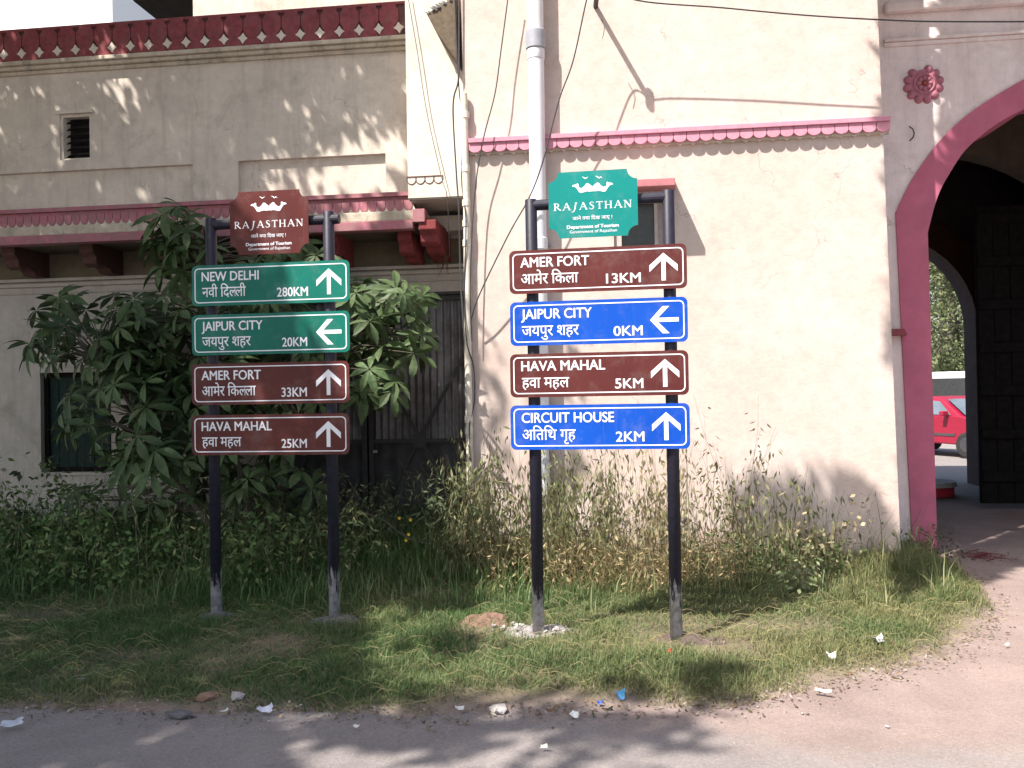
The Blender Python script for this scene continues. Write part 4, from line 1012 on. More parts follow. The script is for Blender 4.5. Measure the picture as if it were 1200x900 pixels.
for k in range(640):
    px = U(520, 1000); Y = U(6.85, 7.8); p = at(px, 600, Y)
    dens = 1 if px < 720 else (.62 if px < 800 else .42)
    if noise.noise(Vector((p.x*3.2, Y*2, 1))) < -.28: dens *= .35
    if random.random() > dens: continue
    h = prof_h(px)*1.12*(U(.55, 1.05) if random.random() < .6 else U(.3, .7))*(1 if Y > 7.1 else .75)
    dry = .35+.4*noise.noise(Vector((p.x*1.6, p.y, 3)))+(.15 if 700 < px < 870 else -.1)
    st_.append((p.x, Y, h, U(-.22, .22), U(-.18, .12), dry))
GREEN = ((.125, .155, .065), (.33, .275, .17))
weeds('weed_thicket', st_, 'thicket of tall half-dry weeds with hanging leaves against the sunlit cream wall', per=24, c_leaf=GREEN, c_stem=(.17, .145, .085), hang=1.7, leafL=(.04, .10), leafW=.016)
st_ = [(at(px, 600, Y).x, Y, U(.2, .5), U(-.5, .5), U(-.5, .1), U(.55, 1)) for px, Y in [(U(560, 870), U(6.6, 7.4)) for _ in range(750)]]
weeds('dry_undergrowth', st_, 'tangle of straw-brown dry stalks at the foot of the tall weeds', per=5, leafL=(.03, .07), leafW=.009, c_leaf=((.20, .17, .08), (.42, .32, .18)), c_stem=(.30, .225, .125), stemr=.0022, hang=.3, curly=.6)
st_ = [(at(px, 600, Y).x, Y, U(.15, .42), U(-.4, .4), U(-.5, .1), U(0, .35)) for px, Y in [(U(790, 985), U(7.0, 7.8)) for _ in range(120)]]
weeds('low_herbs', st_, 'low dark green herbs under the thinning weeds near the right end of the cream wall', per=50, leafL=(.03, .06), leafW=.018, c_leaf=((.075, .12, .045), (.18, .17, .09)), hang=.2)
# left thickets
st_ = []
for k in range(360):
    px = U(-60, 330); Y = U(6.45, 8.3); p = at(px, 600, Y); hh = (.8 if px < 110 else .48)*(1+1.1*noise.noise(Vector((p.x*1.9, Y*1.3, 7))))
    if Y < 7 and random.random() < .55: hh *= .5
    st_.append((p.x, Y, hh*U(.4, 1.1), U(-.5, .5), U(-.5, .2), U(-.1, .35)))
weeds('left_undergrowth', st_, 'dense green undergrowth below the shrub on the left', per=48, leafL=(.03, .09), leafW=.026, c_leaf=((.105, .185, .055), (.27, .28, .12)), hang=.35, c_stem=(.09, .11, .05))
st_ = [(at(px, 600, Y).x, Y, U(.3, .7), U(-.5, .5), U(-.3, .3), U(0, .4)) for px, Y in [(U(255, 410), U(6.8, 8.4)) for _ in range(170)]]
weeds('post_undergrowth', st_, 'dark tangled greenery behind the posts of the left-hand sign', per=36, leafL=(.04, .09), leafW=.02, c_leaf=((.085, .14, .05), (.21, .21, .10)), hang=.4)
st_ = [(at(px, 600, Y).x, Y, U(.35, 1.0), U(-.35, .35), U(-.3, .2), U(.1, .8)) for px, Y in [(U(-40, 430), U(6.5, 8.0)) for _ in range(90)]]
weeds('seeding_weeds', st_, 'thin pale weed stalks rising above the left undergrowth', per=14, leafL=(.03, .08), leafW=.012, c_leaf=((.16, .21, .08), (.33, .30, .16)), c_stem=(.20, .20, .11), hang=.6)
# single plants
def clump(px, Y, n, spread, h, label, cat='weed', name='weed_plant', **kw):
    c = at(px, 600, Y); s = [(c.x+random.gauss(0, spread), Y+random.gauss(0, spread), h*U(.6, 1.05), U(-.5, .5)*kw.get('lean', 1), U(-.3, .2), U(*kw.get('dry', (0, .4)))) for _ in range(n)]
    return weeds(name, s, label, per=kw.get('per', 30), leafL=kw.get('L', (.03, .07)), leafW=kw.get('W', .014), c_leaf=kw.get('c', GREEN), hang=kw.get('hang', .4), kind='x', cat=cat)
clump(432, 7.7, 34, .22, .95, 'bushy grey-green plant with arching twigs in front of the iron gate', 'bush', 'gate_bush', per=46, c=((.075, .105, .055), (.17, .17, .09)), L=(.05, .09), lean=1.5)
clump(535, 7.5, 26, .10, 1.0, 'narrow-leaved plant against the corner by the narrow pipe', 'bush', 'corner_bush', per=40, c=((.07, .105, .05), (.17, .17, .09)), L=(.05, .09))
clump(14, 7.3, 9, .10, 1.25, 'spindly dark sapling at the left edge with few leaves', 'sapling', 'sapling', per=13, c=((.035, .055, .025), (.06, .07, .03)), L=(.06, .09), W=.035)
clump(862, 7.35, 6, .05, 1.45, 'tallest dry weed with long seed spikes in front of the wall shadow', per=16, dry=(.4, .8))
clump(958, 7.3, 10, .06, .75, 'yellowing broad weed at the right end of the thicket', per=30, dry=(.6, 1), W=.03)
clump(1018, 7.6, 3, .03, .62, 'small leaning weed alone near the wall corner', per=16, c=((.12, .15, .05), (.3, .25, .12)))
clump(935, 6.6, 12, .08, .32, 'small pale green herb with white flower head in the grass', per=50, c=((.16, .22, .10), (.35, .33, .2)), W=.02)
clump(1085, 8.0, 16, .12, .42, 'dark weeds growing at the foot of the pink pier', per=30, c=((.05, .08, .03), (.1, .1, .04)))
# yellow flowers on the gate bush are separate small blooms of the plant
gb = [o for o in bpy.data.objects if o.name == 'gate_bush'][0]
for (px, py) in ((481, 609), (479, 626), (468, 607), (476, 633)):
    p = at(px, py, 7.4); m = MB()
    for k in range(6): leaflet(m, p, Vector((math.cos(k*1.05), -.3, math.sin(k*1.05))), Vector((0, -1, 0)), .018, .012, 0, 2)
    m.build('flower', simple('yellow_petal', (.6, .4, .03), .7, bumps=0) if 'fm' not in M else M['fm'], gb, recalc=False)
# bare branch lying through the gate bush
tag(MB().tube(smoothline([at(*q, 7.45) for q in ((415, 600), (445, 607), (480, 632), (515, 640), (535, 655))], 5), .005, 5).build('twig', M['bark'], None), 'thin bare twig lying across the foot of the iron gate', 'twig')

# grass
def grass(N, region, hmul, name, label, dry_bias=0, wid=1, up=0, patch=None):
    x = rng.uniform(region[0], region[1], N); y = rng.uniform(region[2], region[3], N)
    ok = inside_np(x, y) & (y < 8.9); x, y = x[ok], y[ok]; d = edgedist(x, y)
    # patchiness
    pn = np.array([noise.noise(Vector((a*1.1, b*1.1, 0)))+.5*noise.noise(Vector((a*3.7, b*3.7, 5))) for a, b in zip(x, y)])
    bare = np.zeros(len(x))
    for c, r in ((A0, .24), (A1, .30), (B0, .34), (B1, .34), (gd(566, 744), .26), (gd(850, 762), .33), (gd(320, 760), .25)):
        bare = np.maximum(bare, np.exp(-((x-c.x)**2+((y-c.y)*1.35)**2)/r**2))
    prob = np.clip(1.0+pn*.7, .12, 1)*np.clip((d+.35*pn-.02)/.22, .03, 1)*(1-bare*.97)
    prob = prob if patch is None else patch(x, y)*(1-bare)
    ok = rng.random(len(x)) < prob; x, y, d, pn = x[ok], y[ok], d[ok], pn[ok]; n = len(x)
    tall = np.clip((y-6.0)/2, 0, 1)
    h = hmul*rng.uniform(.35, 1, n)*(1+.6*np.clip(pn, -.6, 1))*(1+1.2*tall)*np.clip(.45+d/.6, 0, 1)
    az = rng.uniform(0, 6.283, n); bend = rng.uniform(.3, 1.6, n)*(1-up)
    z = hgt(x, y, d)-.008
    dx, dy = np.cos(az), np.sin(az); ws = rng.uniform(.0013, .0028, n)*wid
    pts = []
    for t_ in (0, .5, 1): 
        pts.append(np.stack([x+dx*h*bend*t_**2*.8, y+dy*h*bend*t_**2*.8, z+h*(t_-.35*np.minimum(bend, 1.4)*t_**2)], 1))
    sx, sy = -dy*ws, dx*ws; s = np.stack([sx, sy, np.zeros(n)], 1)
    V = np.stack([pts[0]-s, pts[0]+s, pts[1]+s*.8, pts[1]-s*.8, pts[2], pts[2]+1e-4], 1)
    b = np.arange(n)[:, None]*6
    Fc = np.concatenate([b+np.array([0, 1, 2, 3]), b+np.array([3, 2, 5, 4])])
    # dryness: greener on the left, straw on the right and at the edge
    dn = np.array([noise.noise(Vector((a*.9, b_*1.6, 9))) for a, b_ in zip(x, y)])
    dr = np.clip(.10+.08*(x > -1)+dry_bias+.13*np.clip(x+1.2, -1, 2)+.55*dn+.4*np.exp(-d/.12)+rng.normal(0, .2, n), 0, 1)[:, None]
    g = np.array((.078, .150, .048)); st = np.array((.29, .26, .13)); C = (g*(1-dr)+st*dr)*rng.uniform(.7, 1.3, (n, 1))
    o = fastmesh(name, V.reshape(-1, 3), Fc, M['tint'], colr=np.repeat(C, 6, 0)); tag(o, label, 'grass', None, 'stuff'); return o
grass(560000, (-6.5, 3.8, 3.8, 8.9), .09, 'grass', 'tangled short grass covering the verge in front of the walls')
def lefttall(x, y): return np.clip((y-5.9)*1.1, 0, 1)*np.where(x < -1.6, 1., np.where(x < -.6, .5, .1))
grass(42000, (-6.5, 3.4, 5.7, 8.8), .26, 'tall_grass', 'longer rank grass growing up under the shrub and along the walls', .0, 2.0, .35, lefttall)
def righttall(x, y): return np.clip((y-6.2)*1.1, 0, 1)*np.where(x > -.4, .8, .0)
grass(26000, (-.6, 3.6, 5.9, 8.3), .11, 'rank_grass', 'longer mixed green and straw grass at the foot of the cream wall', .15, 1.1, .0, righttall)
# creeping runners / straw strands
def strands(N, name, label):
    x = rng.uniform(-5.5, 3.7, N); y = rng.uniform(4, 7.6, N); ok = inside_np(x, y); x, y = x[ok], y[ok]; d = edgedist(x, y); n = len(x)
    az = rng.uniform(0, 6.283, n); L = rng.uniform(.08, .24, n); k = 5; pts = []
    cv = rng.normal(0, 1.2, n)
    for i in range(k+1):
        t_ = i/k; a = az+cv*t_; pts.append(np.stack([x+np.cos(a)*L*t_, y+np.sin(a)*L*t_, hgt(x, y, d)+.015+rng.uniform(.02, .07, n)*math.sin(t_*3.1)], 1))
    w = .0009; V = []
    for p in pts: V += [p-np.array([0, 0, w]), p+np.array([0, w, w])]
    V = np.stack(V, 1); b = np.arange(n)[:, None]*2*(k+1); Fc = np.concatenate([b+np.array([2*i, 2*i+1, 2*i+3, 2*i+2]) for i in range(k)])
    u_ = np.clip(rng.normal(.6, .3, n), 0, 1)[:, None]; C = (np.array((.12, .15, .05))*(1-u_)+np.array((.42, .34, .18))*u_)
    return tag(fastmesh(name, V.reshape(-1, 3), Fc, M['tint'], colr=np.repeat(C, 2*(k+1), 0)), label, 'straw', None, 'stuff')
strands(3500, 'straw', 'loose dry straw and runners scattered in the grass')

# ------------------------------------------------------------------ litter and stones
def scrap(name, px, py, s, colr, label, cat, curl=.5, seed=0, asp=.6, glossy=.5):
    s *= .8; r = random.Random(seed); c = gd(px, py); c.z = gz(c.x, c.y)+.015+.3*s; n = 5; m = MB(); vs = []
    for j in range(n):
        for i in range(n):
            u_, v_ = i/(n-1)-.5, j/(n-1)-.5; k = 1-.25*r.random()
            vs.append((u_*2*s*k, v_*2*s*asp*k, s*curl*(u_*u_*2+v_*u_)+r.uniform(-.12, .12)*s))
    fs = [(j*n+i, j*n+i+1, (j+1)*n+i+1, (j+1)*n+i) for j in range(n-1) for i in range(n-1)]
    Rm = Euler((r.uniform(.3, .9), r.uniform(-.3, .3), r.uniform(-.6, .6))).to_matrix()
    m.add([c+Rm@Vector(v) for v in vs], fs)
    q = m.build(name, simple('litter_'+cat.replace(' ', '_'), colr, glossy, var=.1, bumps=0), None, recalc=False)
    so_ = q.modifiers.new('t', 'SOLIDIFY'); so_.thickness = .001
    return tag(q, label, cat)
scrap('cup_cover', 1028, 762, .05, (.55, .55, .62), 'translucent grey plastic cup lid on the grass at the right', 'lid', 1.2, 1, .55)
scrap('paper_scrap', 973, 778, .035, (.75, .73, .66), 'crumpled cream paper scrap on the grass left of the plastic lid', 'paper', 1.5, 2, .8)
scrap('blue_wrapper', 725, 823, .032, (.10, .35, .62), 'light blue crumpled wrapper standing at the edge of the road', 'wrapper', 1.8, 3, 1)
scrap('blue_wrapper', 703, 829, .018, (.05, .12, .5), 'tiny dark blue wrapper left of the light blue one', 'wrapper', 1.5, 4, .8)
scrap('red_wrapper', 783, 776, .022, (.65, .04, .05), 'small red and white wrapper in front of the right-hand sign', 'wrapper', 1.4, 5, .8)
scrap('paper_scrap', 675, 843, .03, (.78, .78, .78), 'white crumpled paper on the asphalt below the blue wrappers', 'paper', 1.4, 6, .7)
scrap('paper_scrap', 638, 880, .022, (.7, .66, .6), 'small white scrap alone out on the road', 'paper', .8, 7, .5)
scrap('paper_scrap', 538, 835, .03, (.66, .64, .62), 'pale torn paper at the grass edge left of the flat stone', 'paper', .6, 8, .4)
scrap('paper_scrap', 418, 856, .02, (.6, .58, .57), 'small grey-white scrap on the asphalt left of centre', 'paper', .6, 9, .6)
scrap('plastic_bag', 312, 838, .05, (.55, .55, .68), 'crumpled whitish plastic bag at the grass edge on the left', 'bag', 1.2, 10, .5)
scrap('paper_scrap', 263, 838, .028, (.6, .58, .55), 'white sliver of paper left of the crumpled bag', 'paper', .5, 11, .3)
scrap('plastic_bag', 15, 855, .07, (.42, .45, .52), 'flat grey plastic sheet on the asphalt at the left edge', 'bag', .3, 12, .4)
scrap('paper_scrap', 965, 816, .06, (.55, .50, .47), 'flat pale card strip at the grass edge on the right', 'paper', .2, 13, .2)
scrap('paper_scrap', 1180, 759, .02, (.7, .66, .6), 'tiny white scrap on the dusty ground at far right', 'paper', .4, 14, .5)
scrap('dry_leaf', 645, 838, .03, (.16, .09, .05), 'curled brown dry leaf between the flat stone and white paper', 'leaf', 1.0, 15, .4)
scrap('dry_leaf', 712, 837, .035, (.10, .085, .07), 'dark dry leaf directly below the blue wrappers', 'leaf', 1.0, 16, .3)
def stone(px, py, s, label, seed, mat='rock'):
    c = gd(px, py); q = stone_mesh(seed).build('stone', M[mat], None); q.scale = (s*1.4, s, s*.7); q.location = (c.x, c.y, gz(c.x, c.y)+s*.2); q.rotation_euler = (0, 0, seed); tag(q, label, 'stone')
stone(583, 833, .055, 'flat grey stone at the grass edge below the right-hand sign', 21)
stone(210, 840, .055, 'brownish flat stone at the grass edge on the left', 22, 'concrete')
stone(245, 822, .06, 'brown stone half hidden in the grass, above the paper sliver', 23, 'soil_red')
stone(278, 822, .045, 'grey stone in the grass above the crumpled bag', 24)
stone(98, 800, .04, 'pale stone lying in the shaded grass at left', 25)
stone(505, 672, .09, 'pale stone in the shaded grass in front of the iron gate', 26)
stone(1040, 852, .012, 'tiny pebble on the pinkish ground', 27)
# gravel along the edge
gn = 1500; ex = rng.uniform(0, 1, gn); pts = []
ED = np.array([(p.x, p.y) for p in EDGE[1:]]); seg = rng.integers(0, len(ED)-1, gn)
b0_ = ED[seg]*(1-ex[:, None])+ED[seg+1]*ex[:, None]+rng.normal(0, .10, (gn, 2))-np.array([0, .06])
V = []; Fc = []
oct_ = np.array([(1, 0, 0), (-1, 0, 0), (0, 1, 0), (0, -1, 0), (0, 0, .7), (0, 0, -.5)]); of = np.array([(0, 2, 4), (2, 1, 4), (1, 3, 4), (3, 0, 4), (2, 0, 5), (1, 2, 5), (3, 1, 5), (0, 3, 5)])
S = .0015+.008*rng.random(gn)**3; J = rng.uniform(.6, 1.3, (gn, 6, 3))
d_e = edgedist(b0_[:, 0], b0_[:, 1]); zi = np.where(inside_np(b0_[:, 0], b0_[:, 1]), hgt(b0_[:, 0], b0_[:, 1], d_e), 0)
V = (oct_[None]*J*S[:, None, None]+np.concatenate([b0_, zi[:, None]+.002], 1)[:, None]).reshape(-1, 3)
Fc = (of[None]+np.arange(gn)[:, None, None]*6).reshape(-1, 3)
CC = np.repeat(np.array((.36, .30, .27))*rng.uniform(.5, 1.5, (gn, 1)), 6, 0)
tag(fastmesh('gravel', V, Fc, M['tint'], colr=CC), 'scattered grit and gravel along the edge of the grass', 'gravel', None, 'stuff')
# fallen leaves and trash flakes caught along the edge
ln = 900; seg = rng.integers(0, len(ED)-1, ln); ex = rng.random(ln)
b1_ = ED[seg]*(1-ex[:, None])+ED[seg+1]*ex[:, None]+rng.normal(0, .07, (ln, 2))-np.array([0, .01])
d_e = edgedist(b1_[:, 0], b1_[:, 1]); zi = np.where(inside_np(b1_[:, 0], b1_[:, 1]), hgt(b1_[:, 0], b1_[:, 1], d_e), 0)+rng.uniform(.004, .02, ln)
PP = np.concatenate([b1_, zi[:, None]], 1); Dn = unit(np.stack([rng.normal(0, 1, ln), rng.normal(0, 1, ln), rng.normal(0, .25, ln)], 1)); Sn = unit(np.cross(Dn, rng.normal(0, .35, (ln, 3))+np.array([0, 0, 1])))
LV, LF = quads_from(PP, Dn, Sn, rng.uniform(.012, .05, ln), rng.uniform(.006, .018, ln)); pal = np.array([(.20, .13, .08), (.30, .22, .14), (.12, .085, .06), (.42, .38, .33), (.16, .15, .08)])
tag(fastmesh('leaf_litter', LV, LF, M['tint'], colr=np.repeat(pal[rng.integers(0, 5, ln)]*rng.uniform(.7, 1.2, (ln, 1)), 4, 0)), 'brown fallen leaves and small trash flakes along the road edge', 'leaf litter', None, 'stuff')
# red powder stain in the passage
pc0 = gd(1150, 651); pn_ = 2600; rr_ = rng.normal(0, 1, (pn_, 2))*np.array([.10, .13]); rr_[: pn_//3] *= .45
PP = np.concatenate([np.array([pc0.x, pc0.y])+rr_+.05*np.sin(rr_[:, ::-1]*30), rng.uniform(.001, .006, (pn_, 1))], 1)
V = (oct_[None]*rng.uniform(.5, 1.4, (pn_, 6, 3))*rng.uniform(.002, .007, pn_)[:, None, None]*np.array([1, 1, .35])+PP[:, None]).reshape(-1, 3); Fc = (of[None]+np.arange(pn_)[:, None, None]*6).reshape(-1, 3)
tag(fastmesh('powder_stain', V, Fc, M['tint'], colr=np.repeat(np.array((.26, .045, .04))*rng.uniform(.5, 1.4, (pn_, 1)), 6, 0)), 'patch of crumbled red powder spilled on the ground before the arch', 'powder', None, 'stuff')
# low round plinth seen through the arch
pp_ = gd(1108, 581); pln = thing('round_plinth', (pp_.x-.25, pp_.y+.2, 0), 'low round plinth with red painted side through the arch', 'plinth')
q = worg(pln); MB().tube([q, q+Vector((0, 0, .13))], .42, 28).build('base', simple('red_plinth_paint', (.5, .03, .05), .6), pln)
MB().tube([q+Vector((0, 0, .131)), q+Vector((0, 0, .19))], [.46, .44], 28).build('top', M['rock'], pln)

# ------------------------------------------------------------------ vehicles beyond the arch
def quad_panel(m, a, b, c, d): m.add([a, b, c, d], [(0, 1, 2, 3)])
def car(name, loc, rz, label, paint, van=False):
    root = thing(name, loc, label, 'van' if van else 'car', None, rz)
    # local: x forward, y left; symmetric in y
    if van: L, Wd, prof = 4.2, .80, [(-2.1, .35), (-2.12, 1.0), (-2.05, 1.75), (-1.9, 1.93), (1.0, 1.95), (1.35, 1.88), (1.85, 1.15), (2.1, 1.0), (2.15, .5), (2.1, .3)]
    else: L, Wd, prof = 4.0, .80, [(-2.0, .35), (-2.05, .7), (-1.98, .95), (-1.75, 1.02), (-1.25, 1.05), (-.85, 1.38), (-.5, 1.44), (.15, 1.44), (.45, 1.36), (1.05, .98), (1.6, .88), (1.92, .74), (2.0, .5), (1.95, .28)]
    n = len(prof); secs = [(-Wd*.93, .0), (-Wd, .0), (Wd, .0), (Wd*.93, .0)]
    vs = []
    belt = 1.0
    def wy(z): return Wd if z < belt else Wd-(z-belt)*(.38 if not van else .14)
    for s_ in (-1, 1):
        for (x, z) in prof: vs.append((x, s_*wy(z), z))
    fs = [tuple(range(n)), tuple(range(2*n-1, n-1, -1))]+[(i, (i+1) % n, n+(i+1) % n, n+i) for i in range(n)]
    # triangulate the sides so that the tumblehome folds cleanly
    fs2 = []
    poly2 = [Vector((x, z, 0)) for x, z in prof]
    for t_ in tessellate_polygon([poly2]): fs2 += [tuple(t_), tuple(i+n for i in t_)]
    body = MB().add(vs, fs2+fs[2:]).build('body', paint, root, local=True, bevel=.035)
    g = M['glass_dark']
    sgn = (-1, 1)
    if van: wins = [[(-1.8, 1.15), (-.75, 1.15), (-.75, 1.75), (-1.75, 1.75)], [(-.65, 1.15), (.35, 1.15), (.35, 1.75), (-.65, 1.75)], [(.45, 1.15), (1.5, 1.15), (1.15, 1.75), (.45, 1.75)]]
    else: wins = [[(-1.05, 1.04), (-.32, 1.02), (-.32, 1.36), (-.75, 1.34)], [(-.26, 1.02), (.78, 1.0), (.36, 1.33), (-.26, 1.36)]]
    for s_ in sgn:
        for w_ in wins:
            m = MB(); m.add([(x, s_*(wy(z)+.008), z) for x, z in w_]+[(x, s_*(wy(z)-.012), z) for x, z in w_], [(0, 1, 2, 3), (4, 5, 6, 7), (0, 1, 5, 4), (1, 2, 6, 5), (2, 3, 7, 6), (3, 0, 4, 7)])
            m.build('window', M['glass_dark'] if van else M['car_glass'], root, local=True)
    ws = [(1.12, .98), (.5, 1.37)] if not van else [(1.83, 1.22), (1.4, 1.84)]
    m = MB(); a, b = ws; k = .012
    m.add([(a[0]+.0+k, -wy(a[1])+.1, a[1]+k), (a[0]+k, wy(a[1])-.1, a[1]+k), (b[0]+k, wy(b[1])-.08, b[1]+k), (b[0]+k, -wy(b[1])+.08, b[1]+k)], [(0, 1, 2, 3)]).build('windscreen', M['car_glass'], root, local=True)
    for x in (-1.28, 1.22):
        for s_ in sgn:
            m = MB(); y0, y1 = s_*(Wd+.02), s_*(Wd-.18)
            wt = m.tube([(x, y0, .3), (x, y0*.985, .3), (x, y1, .3)], [.26, .30, .30], 20).build('wheel', M['tyre'], root, local=True)
            MB().tube([(x, y0+s_*.002, .3), (x, y0+s_*.012, .3)], [.18, .15], 12).build('rim', M['iron_pale'], wt, local=True)
    if not van:
        for s_ in sgn: MB().box(.62, .74, min(s_*.82, s_*1.0), max(s_*.82, s_*1.0), .98, 1.10).build('mirror', paint, root, local=True, bevel=.02)
        for s_ in sgn:
            MB().box(1.87, 1.96, min(s_*.45, s_*.74), max(s_*.45, s_*.74), .62, .76).build('headlight', M['pvc'], root, local=True, bevel=.02)
            MB().box(-.30, -.285, min(s_*.795, s_*.806), max(s_*.795, s_*.806), .4, 1.0).build('door_seam', M['wire'], root, local=True)
            MB().box(-1.2, .9, min(s_*.795, s_*.815), max(s_*.795, s_*.815), .5, .56).build('side_strip', M['wire'], root, local=True)
    else:
        MB().box(1.9, 2.17, -.6, .6, .4, .52).build('bumper', M['wire'], root, local=True)
    return root
mg, ntg, bsg = newmat('vehicle_glass'); bsg.inputs['Base Color'].default_value = (.25, .30, .32, 1); bsg.inputs['Roughness'].default_value = .08; bsg.inputs['Metallic'].default_value = .6
nm = nz(ntg, 3, 4); ntg.links.new(mixc(ntg, nm, (.12, .16, .18), (.45, .5, .52)), bsg.inputs['Base Color']); M['car_glass'] = mg
M['tyre'] = simple('tyre_rubber', (.02, .02, .02), .8, bumps=0)
pr_ = simple('red_car_paint', (.27, .010, .035), .4, var=.12, bumps=0); pwt = simple('white_van_paint', (.75, .75, .77), .3, var=.04, bumps=0)
cpos = ground_at_depth(1131, 18.7)      # front wheel
ca = R(-62)
off = .9*(Matrix.Rotation(ca, 3, 'Z') @ Vector((1.22, -.8, 0)))
cr_ = car('parked_car', (cpos.x-off.x, cpos.y-off.y, 0), ca, 'red hatchback parked in the yard seen through the arch', pr_); cr_.scale = (.9, .9, .9)
vp = ground_at_depth(1112, 27); car('parked_van', (vp.x, vp.y, 0), R(-10), 'white van parked behind the red car through the arch', pwt, True)

# ------------------------------------------------------------------ trees
M['tree_leaf'] = leafmat('tree_leaf', (.10, .13, .055), (.17, .19, .09), .3, .6, scale=1.2)
def leafcloud(P, size, mat, name, parent, asp=.5):
    n = len(P); D = unit(rng.normal(0, 1, (n, 3))+np.array([0, 0, -.4])); S = unit(np.cross(D, rng.normal(0, 1, (n, 3)))); L = size*rng.uniform(.6, 1.4, n)
    V, Fc = quads_from(P, D, S, L, L*asp); return fastmesh(name, V, Fc, mat, parent, off=tuple(worg(parent)))
def tree(name, x, y, h, r, label, n=9000, z0=1.2, group=None):
    root = thing(name, (x, y, 0), label, 'tree', group)
    P = smoothline([Vector((x, y, -.1)), Vector((x+.1, y, h*.3)), Vector((x-.1, y+.1, h*.6)), Vector((x, y, h*.85))], 4)
    MB().tube(P, [.22*(1-.8*i/len(P)) for i in range(len(P))], 9).build('trunk', M['bark'], root, smooth=True)
    cl = []; bb = MB()
    for k in range(26):
        a = U(0, 6.28); zz = U(z0, h); rr = r*math.sqrt(max(.08, 1-((zz-(h+z0)/2)/((h-z0)/2))**2))*U(.3, 1)
        c = np.array((x+rr*math.cos(a), y+rr*math.sin(a), zz)); cl.append((c, U(.5, 1.1)*r*.38))
        s_ = P[min(len(P)-1, int(len(P)*max(.2, (zz-.8)/h)))]; bb.tube([s_, (Vector(c)+s_)/2+Vector((0, 0, .1)), Vector(c)], [.06, .035, .012], 5, False)
    bb.build('limbs', M['bark'], root, recalc=False)['kind'] = 'stuff'
    pts = np.concatenate([c+unit(rng.normal(0, 1, (n//26, 3)))*(rng.uniform(.2, 1, (n//26, 1))**.5)*s for c, s in cl])
    leafcloud(pts, .16, M['tree_leaf'], 'crown', root)['kind'] = 'stuff'
for i, (px, dpt, h, r, lab) in enumerate(((1080, 33, 9.5, 3.2, 'tall grey-green tree behind the parked cars, hard left through the arch'), (1118, 37, 10.5, 3.2, 'grey-green tree rising in the middle of the arch view'), (1150, 35, 9.5, 3, 'grey-green tree half hidden by the right jamb of the far arch'), (1105, 46, 14, 6, 'broad distant tree closing the view through the arch'), (1135, 50, 13, 6, 'distant tree crown right behind the others through the arch'))):
    p = ground_at_depth(px, dpt); tree('tree', p.x, p.y, h, r, lab, 12000, .9)

# unseen trees out of view: crown leaves kept only where shade_density wants shade
def poly_in(x, y, P): return inside(x, y, P)
SH = []      # (surface, polygon in metres, density)  built from the photograph's shaded areas
def shade_density(px, py, surf):
    if surf == 'upper':
        if py < 75 and px > 300: return .99
        d = .93 if px > 165 else .90
        if 300 < px < 475 and py > 148+max(0, (400-px))*.25: d = .40
        if 415 < px < 475 and py > 150: d = .12
        if 100 < px < 165 and 60 < py < 200: d = .84
        return d
    if surf == 'lower':
        if 485 < px < 548 and 383 < py < 445: return .0
        if 485 < px < 520 and 530 < py < 600: return .5
        if px > 480 and py < 383: return .4
        return .99
    if surf == 'strip': return .0
    if surf == 'block':
        if 575 < py < 700 and 862 < px < 1028: return .985
        if 553 < px < 600 and py > 300: return .35
        if 600 <= px < 690 and 430 < py: return .25
        return 0.
    if surf == 'gate': return 0. if px < 1060 else .995
    if surf == 'signA': return .965 if not (365 < px < 405 and 365 < py < 415) else .5
    if surf == 'signB': return .0
    # ground
    if py > 838:
        if px < 330: return .96 if not (110 < px < 210 and py > 855) else .7
        if 330 <= px < 520 and py > 872: return .35
        if px < 560: return .85
        if px < 830 and py < 880: return .8 if px < 780 else .4
        if px < 660: return .7
        return .0 if px > 830 else .03
    if px > 1060 and py < 690-(px-1135)*.5+ (0 if px > 1135 else -20): return .97
    if px < 430: return .94 if py < 760 else .9
    if px < 560: return .8 if py < 720 else .35
    if 812 < px < 878 and 785 < py < 830: return .6
    if 640 < px < 780 and 785 < py < 825: return .12
    if 560 <= px < 700 and py > 740: return .15
    return .0
BX0 = lerpx(TL, BL, 1); BX1 = lerpx(TR, BR, 1)
D = -SUN
nA = Vector((-(A1-A0).y, (A1-A0).x, 0)).normalized(); nB = Vector((-(B1-B0).y, (B1-B0).x, 0)).normalized()
def hits(Q):
    out = []
    for nm_, n_, o_, wdt, zr in (('signA', nA, (A0+A1)/2, .56, (1.0, 2.9)), ('signB', nB, (B0+B1)/2, .56, (1.0, 2.95))):
        t_ = (o_-Q).dot(n_)/D.dot(n_); p = Q+D*t_
        if t_ > 0 and abs((p-o_).x) < wdt and zr[0] < p.z < zr[1]: out.append((nm_, p))
    best = None
    for nm_, Y, x0, x1, z0, z1 in (('block', YB, BX0, BX1, 0, 7), ('strip', YS, XS0, XR, zsb, 9), ('upper', YU, -12, XS0, zf0, z_par0+.9), ('gate', YP, BX1, 9, 0, 8), ('lower', YG, -12, BX0, 0, zf0)):
        t_ = (Y-Q.y)/D.y; p = Q+D*t_
        if t_ > 0 and x0 <= p.x <= x1 and z0 <= p.z <= z1 and (best is None or t_ < best[0]): best = (t_, nm_, p)
    t_ = (0-Q.z)/D.z; p = Q+D*t_
    if best is None or t_ < best[0]: best = (t_, 'ground', p)
    out.append((best[1], best[2])); return out
LAI = 3.4; AREA = (-15, 6, -7, 8.3); leaf_area = .0130
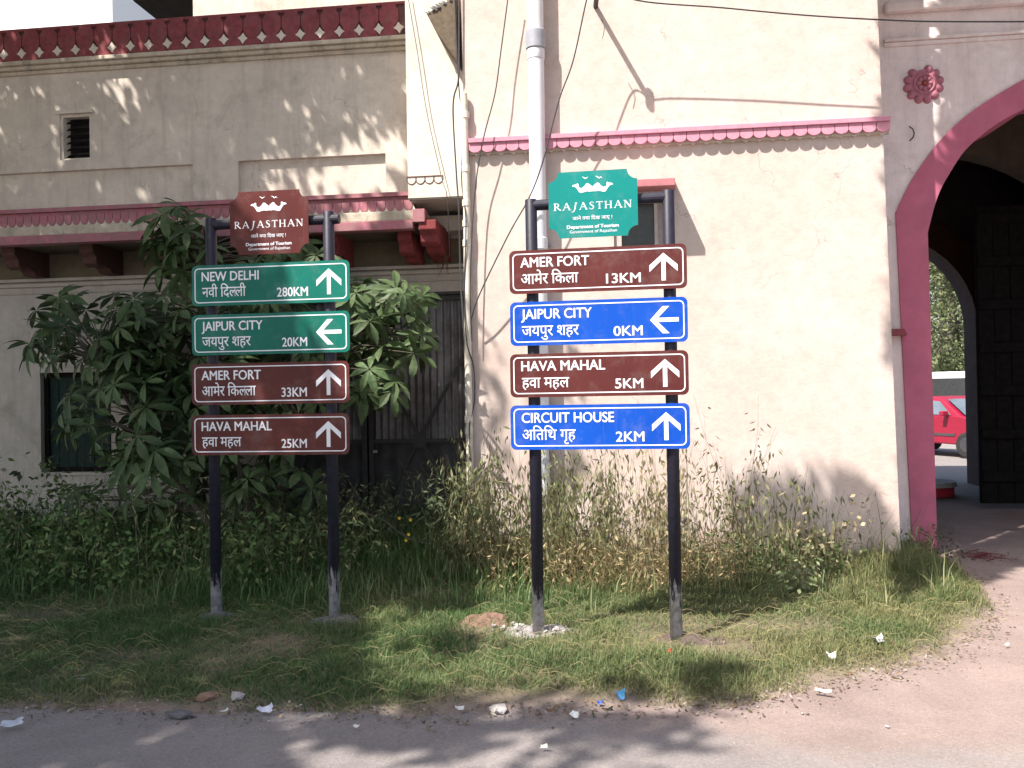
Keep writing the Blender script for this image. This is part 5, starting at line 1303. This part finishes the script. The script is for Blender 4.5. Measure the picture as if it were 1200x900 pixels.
def crown_points(n_try):
    out = []
    xs = rng.uniform(AREA[0], AREA[1], n_try); ys = rng.uniform(AREA[2], AREA[3], n_try); zs = rng.uniform(6.6, 9.2, n_try); rr = rng.random(n_try)
    for x, y, z, r_ in zip(xs, ys, zs, rr):
        Q = Vector((x, y, z)); tp = topx(Q)
        if tp and -80 < tp[0] < 1280 and -60 < tp[1] < 960: continue
        pm = 1.0
        for nm_, p in hits(Q):
            q = topx(p)
            if q is None: dn = .8 if p.x < -1.0 else .1; 
            else: dn = shade_density(q[0], q[1], nm_)
            if q is not None and nm_ == 'ground' and (q[1] > 960): dn = .8 if q[0] < 350 else .15
            # soft clumpiness so that the light falls through in patches
            k = noise.noise(Vector((p.x*1.5, p.z*1.5+p.y*1.5, 2)))
            if .1 < dn < .9: dn = min(.98, max(0, dn+k*.9))
            pm = min(pm, min(1., -math.log(max(1e-3, 1-dn))/LAI))
        if pm > 0:      # a leaf reaches a little beyond its stalk: keep clear of what stands in full sun
            mn = hits(Q)[-1][0]; e_ = .004 if mn == 'gate' else .14
            for ox in (-e_, e_):
                h2, p2 = hits(Q+Vector((ox, 0, 0)))[-1]
                if h2 in ('block', 'strip') and h2 != mn:
                    q2 = topx(p2)
                    if q2 and shade_density(q2[0], q2[1], h2) < .05: pm = 0
        if r_ < pm: out.append((x, y, z))
    return np.array(out)
area = (AREA[1]-AREA[0])*(AREA[3]-AREA[2]); n_try = int(LAI*area/.0029)
CPT = crown_points(n_try)
for i, (tx, ty, sel, lab) in enumerate(((-9.5, .5, lambda p: p[:, 0] < .5, 'large street tree standing left of the camera whose crown shades the old building'), (7.0, .5, lambda p: p[:, 0] >= .5, 'street tree behind the camera whose crown reaches toward the gateway'))):
    root = thing('unseen_shade_tree', (tx, ty, 0), lab, 'tree')  # the second tree is added to cast shade on the gateway
    P = smoothline([Vector((tx, ty, -.1)), Vector((tx+.1, ty+.1, 2.5)), Vector((tx+.3, ty+.2, 5)), Vector((tx+.5, ty+.3, 7.2))], 4)
    MB().tube(P, [.32*(1-.55*k/len(P)) for k in range(len(P))], 10).build('trunk', M['bark'], root, smooth=True)
    pts = CPT[sel(CPT)]
    lb = MB()
    ends = pts[pts[:, 0] < -4.5] if i == 0 else pts[pts[:, 0] > 1.2]
    for k in rng.choice(len(ends), min(22 if i == 0 else 6, len(ends)), replace=False):
        e = Vector(ends[k]); s_ = P[-1]; mpt = (s_+e)/2+Vector((0, 0, .5))
        tp = [topx(q) for q in (mpt, e)]
        lb.tube([s_, mpt, e], [.05, .028, .01], 5, False)
    lb.build('limbs', M['bark'], root, recalc=False)['kind'] = 'stuff'
    leafcloud(pts, .16, M['tree_leaf'], 'crown', root, .62)['kind'] = 'stuff'
print('crown leaves', len(CPT), 'try', n_try)
